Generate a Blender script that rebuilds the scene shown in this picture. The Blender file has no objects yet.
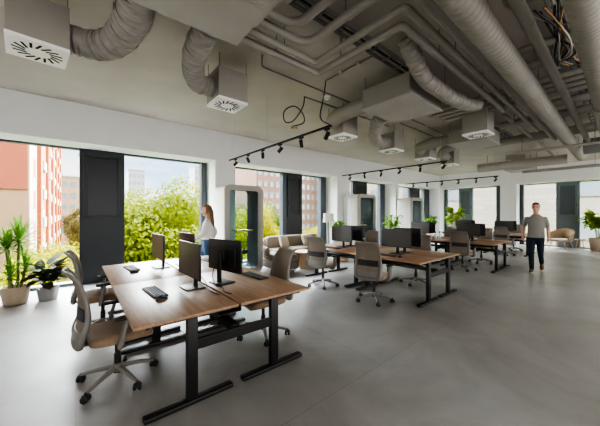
import bpy, bmesh, math, random
from mathutils import Vector, Matrix, Euler
PI = math.pi
R = math.radians
sc = bpy.context.scene
COL = bpy.data.collections.new('office')
sc.collection.children.link(COL)
random.seed(7)

# ------------------------------------------------------------------ materials
def mat(name, col, rough=0.6, metal=0.0, var=0.06, scale=6.0, bump=0.0, bscale=60.0, spec=0.5, col2=None, sheen=0.0):
    m = bpy.data.materials.new(name); m.use_nodes = True
    nt = m.node_tree; N = nt.nodes; L = nt.links
    b = N['Principled BSDF']
    tc = N.new('ShaderNodeTexCoord')
    nz = N.new('ShaderNodeTexNoise'); nz.inputs['Scale'].default_value = scale; nz.inputs['Detail'].default_value = 4
    L.new(tc.outputs['Object'], nz.inputs['Vector'])
    rp = N.new('ShaderNodeValToRGB')
    c1 = col; c2 = col2 or tuple(min(1, c*(1+var)) for c in col)
    if not col2: c1 = tuple(c*(1-var) for c in col)
    rp.color_ramp.elements[0].position = 0.3; rp.color_ramp.elements[1].position = 0.7
    rp.color_ramp.elements[0].color = (*c1, 1); rp.color_ramp.elements[1].color = (*c2, 1)
    L.new(nz.outputs['Fac'], rp.inputs['Fac'])
    L.new(rp.outputs['Color'], b.inputs['Base Color'])
    b.inputs['Roughness'].default_value = rough; b.inputs['Metallic'].default_value = metal
    b.inputs['Specular IOR Level'].default_value = spec
    if sheen: b.inputs['Sheen Weight'].default_value = sheen
    if bump:
        n2 = N.new('ShaderNodeTexNoise'); n2.inputs['Scale'].default_value = bscale; n2.inputs['Detail'].default_value = 3
        L.new(tc.outputs['Object'], n2.inputs['Vector'])
        bp = N.new('ShaderNodeBump'); bp.inputs['Strength'].default_value = bump; bp.inputs['Distance'].default_value = 0.01
        L.new(n2.outputs['Fac'], bp.inputs['Height']); L.new(bp.outputs['Normal'], b.inputs['Normal'])
    return m

def glass_mat(name, tint=(1, 1, 1), refl=0.06, rough=0.0):
    m = bpy.data.materials.new(name); m.use_nodes = True
    nt = m.node_tree; N = nt.nodes; L = nt.links
    N.remove(N['Principled BSDF'])
    t = N.new('ShaderNodeBsdfTransparent'); t.inputs['Color'].default_value = (*tint, 1)
    g = N.new('ShaderNodeBsdfGlossy'); g.inputs['Roughness'].default_value = rough
    lw = N.new('ShaderNodeLayerWeight'); lw.inputs['Blend'].default_value = 0.25
    mr = N.new('ShaderNodeMath'); mr.operation = 'MULTIPLY_ADD'
    mr.inputs[1].default_value = 0.12; mr.inputs[2].default_value = refl
    L.new(lw.outputs['Fresnel'], mr.inputs[0])
    mx = N.new('ShaderNodeMixShader'); L.new(mr.outputs[0], mx.inputs[0])
    L.new(t.outputs[0], mx.inputs[1]); L.new(g.outputs[0], mx.inputs[2])
    L.new(mx.outputs[0], N['Material Output'].inputs['Surface'])
    return m

def wood_mat(name, a, b_, rough=0.4, axis=1, sc_=1.0):
    m = mat(name, a, rough); nt = m.node_tree; N = nt.nodes; L = nt.links
    b = N['Principled BSDF']
    tc = N.new('ShaderNodeTexCoord'); mp = N.new('ShaderNodeMapping')
    s = [14*sc_]*3; s[axis] = 1.2*sc_; mp.inputs['Scale'].default_value = s
    L.new(tc.outputs['Object'], mp.inputs['Vector'])
    nz = N.new('ShaderNodeTexNoise'); nz.inputs['Scale'].default_value = 2.2; nz.inputs['Detail'].default_value = 6
    nz.inputs['Distortion'].default_value = 0.8
    L.new(mp.outputs[0], nz.inputs['Vector'])
    rp = N.new('ShaderNodeValToRGB'); rp.color_ramp.elements[0].position = .32; rp.color_ramp.elements[1].position = .7
    rp.color_ramp.elements[0].color = (*a, 1); rp.color_ramp.elements[1].color = (*b_, 1)
    L.new(nz.outputs['Fac'], rp.inputs['Fac']); L.new(rp.outputs['Color'], b.inputs['Base Color'])
    return m

def leaf_mat(name, c1, c2, trans=0.35):
    m = mat(name, c1, 0.55, scale=3.0, col2=c2, spec=.12); nt = m.node_tree; N = nt.nodes; L = nt.links
    b = N['Principled BSDF']
    tr = N.new('ShaderNodeBsdfTranslucent')
    src = [l.from_socket for l in L if l.to_socket == b.inputs['Base Color']][0]
    L.new(src, tr.inputs['Color'])
    mx = N.new('ShaderNodeMixShader'); mx.inputs[0].default_value = trans
    L.new(b.outputs[0], mx.inputs[1]); L.new(tr.outputs[0], mx.inputs[2])
    L.new(mx.outputs[0], N['Material Output'].inputs['Surface'])
    return m

def floor_mat():
    m = mat('polished concrete floor', (.40, .40, .395), 0.3, scale=.9); nt = m.node_tree; N = nt.nodes; L = nt.links
    b = N['Principled BSDF']
    tc = N.new('ShaderNodeTexCoord')
    n1 = N.new('ShaderNodeTexNoise'); n1.inputs['Scale'].default_value = .7; n1.inputs['Detail'].default_value = 7; n1.inputs['Roughness'].default_value = .62; n1.inputs['Distortion'].default_value = .6
    L.new(tc.outputs['Object'], n1.inputs['Vector'])
    rp = N.new('ShaderNodeValToRGB'); rp.color_ramp.elements[0].position = .3; rp.color_ramp.elements[1].position = .72
    rp.color_ramp.elements[0].color = (.25, .245, .235, 1); rp.color_ramp.elements[1].color = (.42, .415, .405, 1)
    L.new(n1.outputs['Fac'], rp.inputs['Fac'])
    br = N.new('ShaderNodeTexBrick'); br.offset = .5; br.inputs['Scale'].default_value = 1.0
    br.inputs['Brick Width'].default_value = 2.4; br.inputs['Row Height'].default_value = 1.6; br.inputs['Mortar Size'].default_value = .004
    br.inputs['Color1'].default_value = (1, 1, 1, 1); br.inputs['Color2'].default_value = (.94, .94, .94, 1); br.inputs['Mortar'].default_value = (.8, .8, .79, 1)
    L.new(tc.outputs['Object'], br.inputs['Vector'])
    mx = N.new('ShaderNodeMixRGB'); mx.blend_type = 'MULTIPLY'; mx.inputs[0].default_value = 1
    L.new(rp.outputs['Color'], mx.inputs[1]); L.new(br.outputs['Color'], mx.inputs[2])
    L.new(mx.outputs[0], b.inputs['Base Color'])
    n2 = N.new('ShaderNodeTexNoise'); n2.inputs['Scale'].default_value = 2.2; n2.inputs['Detail'].default_value = 5
    L.new(tc.outputs['Object'], n2.inputs['Vector'])
    mr = N.new('ShaderNodeMapRange'); mr.inputs['To Min'].default_value = .26; mr.inputs['To Max'].default_value = .46
    L.new(n2.outputs['Fac'], mr.inputs['Value']); L.new(mr.outputs[0], b.inputs['Roughness'])
    b.inputs['Specular IOR Level'].default_value = .45
    return m

def brick_mat(name, c1, c2, mortar, w=.5, h=.16):
    m = mat(name, c1, .85); nt = m.node_tree; N = nt.nodes; L = nt.links
    b = N['Principled BSDF']; tc = N.new('ShaderNodeTexCoord')
    sx = N.new('ShaderNodeSeparateXYZ'); L.new(tc.outputs['Object'], sx.inputs[0])
    ad = N.new('ShaderNodeMath'); ad.operation = 'ADD'; L.new(sx.outputs['X'], ad.inputs[0]); L.new(sx.outputs['Y'], ad.inputs[1])
    cb = N.new('ShaderNodeCombineXYZ'); L.new(ad.outputs[0], cb.inputs['X']); L.new(sx.outputs['Z'], cb.inputs['Y'])
    br = N.new('ShaderNodeTexBrick'); br.inputs['Scale'].default_value = 1
    br.inputs['Brick Width'].default_value = w; br.inputs['Row Height'].default_value = h; br.inputs['Mortar Size'].default_value = .02
    br.inputs['Color1'].default_value = (*c1, 1); br.inputs['Color2'].default_value = (*c2, 1); br.inputs['Mortar'].default_value = (*mortar, 1)
    L.new(cb.outputs[0], br.inputs['Vector']); L.new(br.outputs['Color'], b.inputs['Base Color'])
    return m

M = {}
M['floor'] = floor_mat()
M['ceil'] = mat('painted concrete ceiling', (.44, .405, .36), .85, scale=1.3, var=.07, bump=.15, bscale=8)
M['wall'] = mat('white painted plaster', (.70, .70, .69), .8, var=.015, bump=.03, bscale=120)
M['duct'] = mat('greige painted metal', (.30, .28, .25), .55, var=.05, scale=3)
M['duct_dk'] = mat('dark grey lagged duct', (.17, .17, .165), .6, var=.08)
M['duct_lt'] = mat('light greige sheet metal', (.37, .35, .315), .5, var=.04, scale=3)
M['flex'] = mat('wrinkled greige foil', (.30, .28, .255), .5, var=.12, scale=12, bump=.5, bscale=25)
M['white'] = mat('white powder coat', (.85, .85, .84), .4, var=.01)
M['black'] = mat('black powder coated steel', (.014, .014, .015), .42, var=.1)
M['blackpl'] = mat('black plastic', (.022, .022, .024), .45, var=.1)
M['hole'] = mat('dark slot', (.01, .01, .01), .9)
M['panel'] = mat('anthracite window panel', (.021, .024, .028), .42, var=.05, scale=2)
M['panel2'] = mat('slightly hazed window panel', (.03, .034, .038), .42, var=.05, scale=2)  # same panel as the first window, haze mixed into a slightly paler colour
M['panel3'] = mat('haze paled window panel', (.15, .18, .205), .42, var=.05, scale=2)  # dark panel again, with haze and window glare painted into its colour
M['flap'] = mat('near black vent flap', (.016, .018, .022), .35)
M['flap2'] = mat('haze paled vent flap', (.085, .10, .115), .42)  # dark flap lightened by colour to sit in the same haze
M['frame'] = mat('slate blue grey aluminium', (.085, .10, .118), .4, metal=.3, var=.04)
M['wood'] = wood_mat('warm oak veneer', (.30, .18, .108), (.43, .27, .17), .38, axis=1)
M['woodedge'] = wood_mat('oak edge band', (.38, .22, .12), (.47, .29, .165), .5, axis=1)
M['wood_lt'] = wood_mat('pale oak', (.50, .34, .20), (.62, .45, .29), .5, axis=2)
M['chairgrey'] = mat('warm grey nylon', (.20, .19, .175), .45, var=.03)
M['mesh'] = mat('taupe mesh fabric', (.22, .185, .15), .85, var=.08, scale=40, bump=.4, bscale=220)
M['seat'] = mat('tan seat fabric', (.29, .20, .13), .9, var=.08, scale=30, bump=.3, bscale=200, sheen=.3)
M['lumbar'] = mat('dark lumbar pad', (.028, .028, .030), .55)
M['screen'] = mat('display with painted reflection', (.06, .054, .047), .3, spec=.6, var=.02)  # brownish lift in the colour stands in for the room's reflection
M['keys'] = mat('charcoal keycaps', (.075, .08, .09), .55, var=.1)
M['steel'] = mat('brushed steel', (.55, .55, .54), .3, metal=.9, var=.05)
M['sofa'] = mat('greige sofa fabric', (.22, .18, .14), .95, var=.06, scale=25, bump=.3, bscale=150, sheen=.3)
M['cushion'] = mat('pale beige cushion fabric', (.40, .335, .27), .95, var=.06, scale=25, bump=.3, bscale=120)
M['potbeige'] = mat('beige clay', (.46, .37, .28), .7, var=.06)
M['potgrey'] = mat('grey concrete', (.33, .33, .33), .75, var=.08)
M['potwhite'] = mat('off white ceramic', (.72, .68, .62), .5, var=.03)
M['soil'] = mat('dark soil', (.035, .025, .018), .95, var=.3, scale=30, bump=.6)
M['bark'] = mat('brown bark', (.16, .11, .07), .9, var=.25, scale=15, bump=.6)
M['cane'] = mat('green brown cane', (.19, .20, .08), .7, var=.25, scale=12)
M['leaf'] = leaf_mat('fresh green leaf', (.10, .24, .03), (.20, .38, .06))
M['leafbr'] = leaf_mat('bright green leaf', (.15, .32, .03), (.28, .45, .07), .4)
M['leafdk'] = leaf_mat('dark rubber leaf', (.035, .06, .025), (.10, .085, .05), .15)
M['leafyel'] = leaf_mat('yellow green leaf', (.28, .44, .05), (.45, .55, .08), .45)
M['tree1'] = leaf_mat('spring foliage', (.085, .12, .006), (.22, .22, .008), .35)
M['tree2'] = leaf_mat('mid green foliage', (.05, .085, .012), (.10, .14, .02), .35)
M['tree3'] = leaf_mat('yellow foliage', (.20, .19, .006), (.32, .27, .012), .4)
M['tree4'] = leaf_mat('olive brown foliage', (.12, .10, .03), (.18, .14, .045), .35)
M['shade'] = mat('white linen shade', (.82, .79, .73), .9, var=.02)
M['glass'] = glass_mat('window glass', (.97, .985, .985), .0)
M['glassb'] = glass_mat('booth glass', (.86, .91, .91), .0)
M['boothw'] = mat('white booth shell', (.74, .74, .73), .45, var=.01)
M['boothf'] = mat('taupe booth frame', (.36, .34, .31), .5, var=.02)
M['boothin'] = mat('blue grey felt', (.062, .068, .072), .9, var=.06, bump=.2)
M['skin'] = mat('skin', (.55, .32, .22), .55, var=.05)
M['tshirt'] = mat('grey cotton', (.27, .26, .235), .95, var=.05, bump=.2)
M['jeans'] = mat('dark denim', (.018, .026, .045), .9, var=.2, scale=20, bump=.2)
M['jeans2'] = mat('blue denim', (.07, .13, .22), .9, var=.15, scale=20, bump=.2)
M['blouse'] = mat('white knit', (.74, .70, .66), .95, var=.03, bump=.2)
M['shoe'] = mat('brown suede', (.16, .095, .05), .8, var=.1)
M['sole'] = mat('pale rubber sole', (.55, .52, .47), .7)
M['hairb'] = mat('auburn brown hair', (.10, .045, .022), .6, var=.3, scale=40)
M['hairl'] = mat('long brown hair', (.19, .10, .05), .55, var=.3, scale=40)
M['eye'] = mat('dark eye', (.02, .015, .012), .2)
M['lip'] = mat('lip', (.42, .18, .14), .5)
M['copper'] = mat('tan cable', (.32, .19, .08), .5)
M['brass'] = mat('aged brass', (.45, .36, .2), .4, metal=.6)
M['rattan'] = wood_mat('woven beige rattan', (.33, .24, .155), (.43, .33, .23), .8, axis=0, sc_=4)
M['ground'] = mat('park lawn', (.18, .25, .05), .95, var=.3, scale=.3)
M['salmon'] = mat('salmon render', (.21, .05, .024), .9, var=.04, scale=.5)
M['beigew'] = mat('cream render', (.22, .12, .07), .9, var=.04, scale=.5)
M['cream'] = mat('white render', (.29, .24, .19), .9, var=.03, scale=.5)
M['orange'] = mat('orange render', (.25, .06, .016), .9, var=.04, scale=.5)
M['brick'] = brick_mat('red brown brick', (.105, .036, .022), (.14, .055, .034), (.17, .125, .1))
M['brickp'] = brick_mat('pinkish brick', (.16, .075, .05), (.20, .105, .07), (.22, .17, .14))
M['brickb'] = brick_mat('pale beige brick', (.20, .16, .13), (.23, .19, .155), (.16, .135, .115), 1.6, .4)
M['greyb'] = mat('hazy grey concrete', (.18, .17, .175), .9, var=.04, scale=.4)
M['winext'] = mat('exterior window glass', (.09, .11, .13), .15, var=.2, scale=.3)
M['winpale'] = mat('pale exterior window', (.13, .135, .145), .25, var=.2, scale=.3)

# ------------------------------------------------------------------ mesh helpers
class MB:
    def __init__(s): s.bm = bmesh.new()
    def box(s, c, d, bevel=0.0, rot=None, seg=2):
        t = bmesh.new(); bmesh.ops.create_cube(t, size=1)
        bmesh.ops.scale(t, vec=Vector(d), verts=t.verts)
        if bevel:
            bmesh.ops.bevel(t, geom=t.edges[:], offset=min(bevel, min(d)*.49), segments=seg, affect='EDGES', profile=.5)
        mt = Matrix.Translation(Vector(c))
        if rot: mt = mt @ Euler(rot).to_matrix().to_4x4()
        t.transform(mt); s.merge(t); return s
    def merge(s, t):
        me = bpy.data.meshes.new('t'); t.to_mesh(me); t.free(); s.bm.from_mesh(me); bpy.data.meshes.remove(me)
    def tube(s, pts, r, n=12, caps=True, smooth=0, flat=None):
        """sweep a ring along pts; r number or list; smooth = catmull subdivisions; flat=(a,b) elliptical scale"""
        P = [Vector(p) for p in pts]
        rs = list(r) if isinstance(r, (list, tuple)) else [r]*len(P)
        if smooth:
            Q = []; rq = []
            for i in range(len(P)-1):
                p0 = P[max(i-1, 0)]; p1 = P[i]; p2 = P[i+1]; p3 = P[min(i+2, len(P)-1)]
                for k in range(smooth):
                    t = k/smooth
                    Q.append(.5*((2*p1)+(-p0+p2)*t+(2*p0-5*p1+4*p2-p3)*t*t+(-p0+3*p1-3*p2+p3)*t**3))
                    rq.append(rs[i]*(1-t)+rs[i+1]*t)
            Q.append(P[-1]); rq.append(rs[-1]); P, rs = Q, rq
        rings = []; up = None
        for i, p in enumerate(P):
            if i == 0: tg = (P[1]-P[0])
            elif i == len(P)-1: tg = (P[-1]-P[-2])
            else: tg = (P[i+1]-p).normalized()+(p-P[i-1]).normalized()
            tg.normalize()
            if up is None:
                a = Vector((0, 0, 1)) if abs(tg.z) < .9 else Vector((1, 0, 0))
                up = (a-tg*a.dot(tg)).normalized()
            else:
                up = (up-tg*up.dot(tg)).normalized()
            sd = tg.cross(up)
            k = 1.0
            if 0 < i < len(P)-1:
                cs = (P[i+1]-p).normalized().dot((p-P[i-1]).normalized())
                k = 1/max(.5, math.sqrt(max(0.01, (1+cs)/2))) if not smooth and cs < .9 else 1
            fa, fb = flat or (1, 1)
            ring = []
            for j in range(n):
                an = 2*PI*j/n
                ring.append(s.bm.verts.new(p+(up*math.cos(an)*fa+sd*math.sin(an)*fb*k)*rs[i]))
            rings.append(ring)
        for a, b in zip(rings, rings[1:]):
            for j in range(n):
                s.bm.faces.new((a[j], a[(j+1) % n], b[(j+1) % n], b[j]))
        if caps:
            s.bm.faces.new(rings[0][::-1]); s.bm.faces.new(rings[-1])
        return s
    def lathe(s, prof, c=(0, 0, 0), n=24, capb=True, capt=True):
        c = Vector(c); rings = []
        for r, z in prof:
            rings.append([s.bm.verts.new(c+Vector((r*math.cos(2*PI*j/n), r*math.sin(2*PI*j/n), z))) for j in range(n)])
        for a, b in zip(rings, rings[1:]):
            for j in range(n): s.bm.faces.new((a[j], a[(j+1) % n], b[(j+1) % n], b[j]))
        if capb: s.bm.faces.new(rings[0][::-1])
        if capt: s.bm.faces.new(rings[-1])
        return s
    def sphere(s, c, r, sx=1, sy=1, sz=1, u=16, v=10):
        t = bmesh.new(); bmesh.ops.create_uvsphere(t, u_segments=u, v_segments=v, radius=r)
        bmesh.ops.scale(t, vec=(sx, sy, sz), verts=t.verts); bmesh.ops.translate(t, vec=Vector(c), verts=t.verts); s.merge(t); return s
    def poly(s, pts): s.bm.faces.new([s.bm.verts.new(Vector(p)) for p in pts]); return s
    def prism(s, outline, d0, d1, axis='y'):
        f = {'y': lambda a, b, d: (a, d, b), 'x': lambda a, b, d: (d, a, b), 'z': lambda a, b, d: (a, b, d)}[axis]
        A = [s.bm.verts.new(f(a, b, d0)) for a, b in outline]; B = [s.bm.verts.new(f(a, b, d1)) for a, b in outline]
        n = len(A)
        for i in range(n): s.bm.faces.new((A[i], A[(i+1) % n], B[(i+1) % n], B[i]))
        s.bm.faces.new(A[::-1]); s.bm.faces.new(B); return s
    def ringprism(s, out, inn, d0, d1, axis='y'):
        f = {'y': lambda a, b, d: (a, d, b), 'x': lambda a, b, d: (d, a, b), 'z': lambda a, b, d: (a, b, d)}[axis]
        V = {}
        for k, (o, d) in enumerate(((out, d0), (inn, d0), (inn, d1), (out, d1))):
            V[k] = [s.bm.verts.new(f(a, b, d)) for a, b in o]
        n = len(out)
        for k in range(4):
            A, B = V[k], V[(k+1) % 4]
            for i in range(n): s.bm.faces.new((A[i], A[(i+1) % n], B[(i+1) % n], B[i]))
        return s
    def build(s, name, m, parent=None, smooth=None, loc=None):
        bmesh.ops.recalc_face_normals(s.bm, faces=s.bm.faces)
        me = bpy.data.meshes.new(name); s.bm.to_mesh(me); s.bm.free()
        me.materials.append(m)
        if smooth is not None:
            for p in me.polygons: p.use_smooth = True
            if smooth < 180: me.set_sharp_from_angle(angle=R(smooth))
        o = bpy.data.objects.new(name, me); COL.objects.link(o)
        if parent: o.parent = parent
        if loc: o.location = loc
        return o

def rrect(x0, z0, x1, z1, r, n=8):
    pts = []
    for cx, cz, a0 in ((x1-r, z0+r, -90), (x1-r, z1-r, 0), (x0+r, z1-r, 90), (x0+r, z0+r, 180)):
        for k in range(n+1):
            a = R(a0+90*k/n); pts.append((cx+r*math.cos(a), cz+r*math.sin(a)))
    return pts

def tag(o, label, cat, group=None, kind=None):
    o['label'] = label; o['category'] = cat
    if group: o['group'] = group
    if kind: o['kind'] = kind
    return o
def thing(name, label, cat, loc=(0, 0, 0), rz=0, group=None):
    o = bpy.data.objects.new(name, None); COL.objects.link(o); o.empty_display_size = .1
    o.location = loc; o.rotation_euler = (0, 0, rz)
    return tag(o, label, cat, group)
def dup(root, loc, rz=0, label=None, group=None):
    def cp(o, par):
        c = o.copy(); COL.objects.link(c); c.parent = par
        for ch in list(o.children): cp(ch, c)
        return c
    r = cp(root, None); r.location = loc; r.rotation_euler = (0, 0, rz)
    if label: r['label'] = label
    if group: r['group'] = group
    return r
def struct(o):
    o['kind'] = 'structure'; return o
def place(proto, used, loc, rz, label, group):
    if not used: 
        used.append(1); proto.location = loc; proto.rotation_euler = (0, 0, rz); proto['label'] = label; proto['group'] = group; return proto
    return dup(proto, loc, rz, label, group)

# ------------------------------------------------------------------ room shell
CZ = 3.72; SOF = 2.95; YF = 6.9; YW = 7.55; XF = 16.3; XW = 17.0; XR = -3.2; YR = -4.6
struct(MB().box(((XR+XW+.3)/2, (YR+YW+.3)/2, -.1), (XW+.3-XR+.4, YW+.3-YR+.4, .2)).build('floor', M['floor']))
struct(MB().box(((XR+XW+.3)/2, (YR+YW+.3)/2, CZ+.1), (XW+.3-XR+.4, YW+.3-YR+.4, .2)).build('ceiling', M['ceil']))
struct(MB().box(((XR+XW+.2)/2, (YF+YW+.1)/2, (SOF+CZ)/2), (XW+.2-XR, YW+.1-YF, CZ-SOF)).build('wall_left', M['wall']))
struct(MB().box(((XF+XW+.1)/2, (YR+YF)/2, (SOF+CZ)/2), (XW+.1-XF, YF-YR, CZ-SOF)).build('wall_back', M['wall']))
for n_, (x0, x1) in enumerate(((XR, -1.25), (2.83, 3.4), (7.55, 8.29), (11.6, 11.86), (16.3, XW+.2))):
    struct(MB().box(((x0+x1)/2, (YF+YW+.1)/2, SOF/2), (x1-x0, YW+.1-YF, SOF)).build('trim_%d' % (n_+1), M['wall']))
for n_, (y0, y1) in enumerate(((3.34, 3.98), (-.35, .3), (YR, -3.9))):
    struct(MB().box(((XF+XW+.1)/2, (y0+y1)/2, SOF/2), (XW+.1-XF, y1-y0, SOF)).build('trim_%d' % (n_+6), M['wall']))
struct(MB().box(((XR+XW)/2, YR-.1, CZ/2), (XW-XR, .2, CZ)).build('wall_right', M['wall']))
struct(MB().box((XR-.1, (YR+YW)/2, CZ/2), (.2, YW-YR, CZ)).build('wall_front', M['wall']))

# windows: each bay is frame > pane, panel
def window(n, axis, plane, a0, a1, segs):
    """segs: list of (kind, from, to) along the wall: g glass, p dark panel, m mullion"""
    T = lambda a, z, d: (a, plane+d, z) if axis == 'x' else (plane+d, a, z)
    S = lambda la, lz, ld: (la, ld, lz) if axis == 'x' else (ld, la, lz)
    f = MB()
    f.box(T((a0+a1)/2, .03, .02), S(a1-a0, .06, .10)); f.box(T((a0+a1)/2, SOF-.02, .02), S(a1-a0, .04, .10))
    for e in (a0+.03, a1-.03): f.box(T(e, SOF/2, .02), S(.06, SOF, .10))
    root = struct(f.build('window_%d' % n, M['frame']))
    for k, s0, s1 in segs:
        c = (s0+s1)/2; wd = s1-s0
        if k == 'g':
            MB().box(T(c, SOF/2, .02), S(wd, SOF-.1, .012)).build('pane', M['glass'], root)
        elif k == 'm':
            MB().box(T(c, SOF/2, -.01), S(wd, SOF-.02, .18), .006).build('mullion', M['frame'], root)
        else:
            p = MB()
            p.box(T(c, SOF/2, -.0), S(wd, SOF-.02, .13), .005)
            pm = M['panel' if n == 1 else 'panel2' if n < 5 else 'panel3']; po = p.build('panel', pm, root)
            q = MB(); z0, z1 = 1.45, SOF-.14; i = .10
            for (cc, zz, la, lz) in ((c, z0, wd-.12, .07), (c, z1, wd-.12, .07), (c-wd/2+i, (z0+z1)/2, .07, z1-z0), (c+wd/2-i, (z0+z1)/2, .07, z1-z0)):
                q.box(T(cc, zz, -.085), S(la, lz, .05), .006)
            q.build('vent_frame', pm, po)
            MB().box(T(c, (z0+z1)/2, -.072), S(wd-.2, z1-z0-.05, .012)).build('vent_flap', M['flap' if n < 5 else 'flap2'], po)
            MB().box(T(c-wd/2+i, 1.9, -.12), S(.02, .14, .025), .004).build('vent_handle', M['blackpl'], po)
    return root
window(1, 'x', YW, -1.25, 2.83, [('g', -1.22, .06), ('p', .06, .88), ('g', .88, 2.68), ('m', 2.66, 2.80)])
window(2, 'x', YW, 3.4, 7.55, [('g', 3.45, 5.42), ('m', 5.42, 5.58), ('p', 5.58, 6.32), ('g', 6.32, 7.25), ('m', 7.22, 7.5)])
window(3, 'x', YW, 8.29, 11.6, [('p', 9.2, 10.19), ('g', 8.34, 9.2), ('g', 10.19, 11.2), ('m', 11.15, 11.55)])
window(4, 'x', YW, 11.86, 16.3, [('g', 11.9, 14.0), ('p', 14.0, 15.1), ('g', 15.1, 15.6), ('m', 15.55, 16.2)])
window(5, 'y', XW, 3.98, 6.9, [('m', 6.72, 6.85), ('g', 6.1, 6.75), ('p', 5.4, 6.1), ('g', 4.3, 5.4), ('m', 4.05, 4.3)])
window(6, 'y', XW, .3, 3.34, [('m', 3.18, 3.3), ('g', 2.02, 3.2), ('p', 1.26, 2.02), ('g', .5, 1.26), ('m', .34, .5)])
window(7, 'y', XW, -3.9, -.35, [('g', -1.7, -.4), ('p', -2.5, -1.7), ('g', -3.85, -2.5)])
# window portals guide sky light
def portal(c, sx, sy, rot):
    l = bpy.data.lights.new('window_portal', 'AREA'); l.shape = 'RECTANGLE'; l.size = sx; l.size_y = sy
    l.cycles.is_portal = True
    o = bpy.data.objects.new('window_portal', l); COL.objects.link(o); o.location = c; o.rotation_euler = rot
for a0, a1 in ((-1.25, 2.83), (3.4, 7.55), (8.29, 11.6), (11.86, 16.3)):
    portal(((a0+a1)/2, YW+.12, SOF/2), a1-a0, SOF, (R(-90), 0, 0))
for a0, a1 in ((3.98, 6.9), (.3, 3.34), (-3.9, -.35)):
    portal((XW+.12, (a0+a1)/2, SOF/2), SOF, a1-a0, (0, R(90), 0))

# ------------------------------------------------------------------ bench desks
def make_bench():
    t = thing('bench_desk', '', 'desk')
    Wd, Ln = .81, 1.455     # origin = near left corner of the tops, x across, y along
    for i in (0, 1):
        for j in (0, 1):
            cx = Wd/2+i*.835; cy = Ln/2+j*1.462
            tp = MB().box((cx, cy, .7275), (Wd, Ln, .025), .003).build('desktop', M['wood'], t, 30)
            g = MB().box((cx+(.33 if i == 0 else -.33), cy, .741), (.06, .14, .004), .001).build('cable_port', M['blackpl'], tp)
    for i in (0, 1):
        lx = .42+i*.80
        for ly in (.06, 1.32, 1.62, 2.86):
            l = MB().box((lx, ly, .37), (.085, .055, .66), .006)
            l.box((lx, ly, .705), (.60, .06, .02), .004); lo = l.build('leg', M['black'], t, 30)
            MB().box((lx, ly, .022), (.70, .075, .036), .01).build('foot', M['black'], lo, 30)
    for ly in (.06, 1.32, 1.62, 2.86):
        MB().box((.82, ly, .47), (.72, .035, .085), .004).build('crossbar', M['black'], t)
    b = MB()
    for x in (.10, .74, .90, 1.55): b.box((x, 1.46, .698), (.03, 2.8, .03))
    b.build('top_rail', M['black'], t)
    MB().box((.82, 1.46, .50), (.08, 2.75, .06), .004).build('spine_beam', M['black'], t)
    tr = MB(); tr.box((.82, 1.46, .595), (.24, 2.5, .008))
    for x in (.70, .94): tr.box((x, 1.46, .63), (.008, 2.5, .07))
    tr.build('cable_tray', M['black'], t)
    return t
BX = [.31, 4.25, 8.17, 12.15]; BY = [2.2, 2.1, 2.12, 2.2]
bench = make_bench(); used = []
blab = ['oak topped four desk bench on black T legs in the foreground', 'oak four desk bench, second from the camera, behind the foreground bench',
        'oak four desk bench third from the camera, left of the walking man', 'farthest oak desk bench by the back windows, just behind the walking man']
for k in range(4): place(bench, used, (BX[k], BY[k], 0), 0, blab[k], 'four desk benches in a row')

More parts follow.
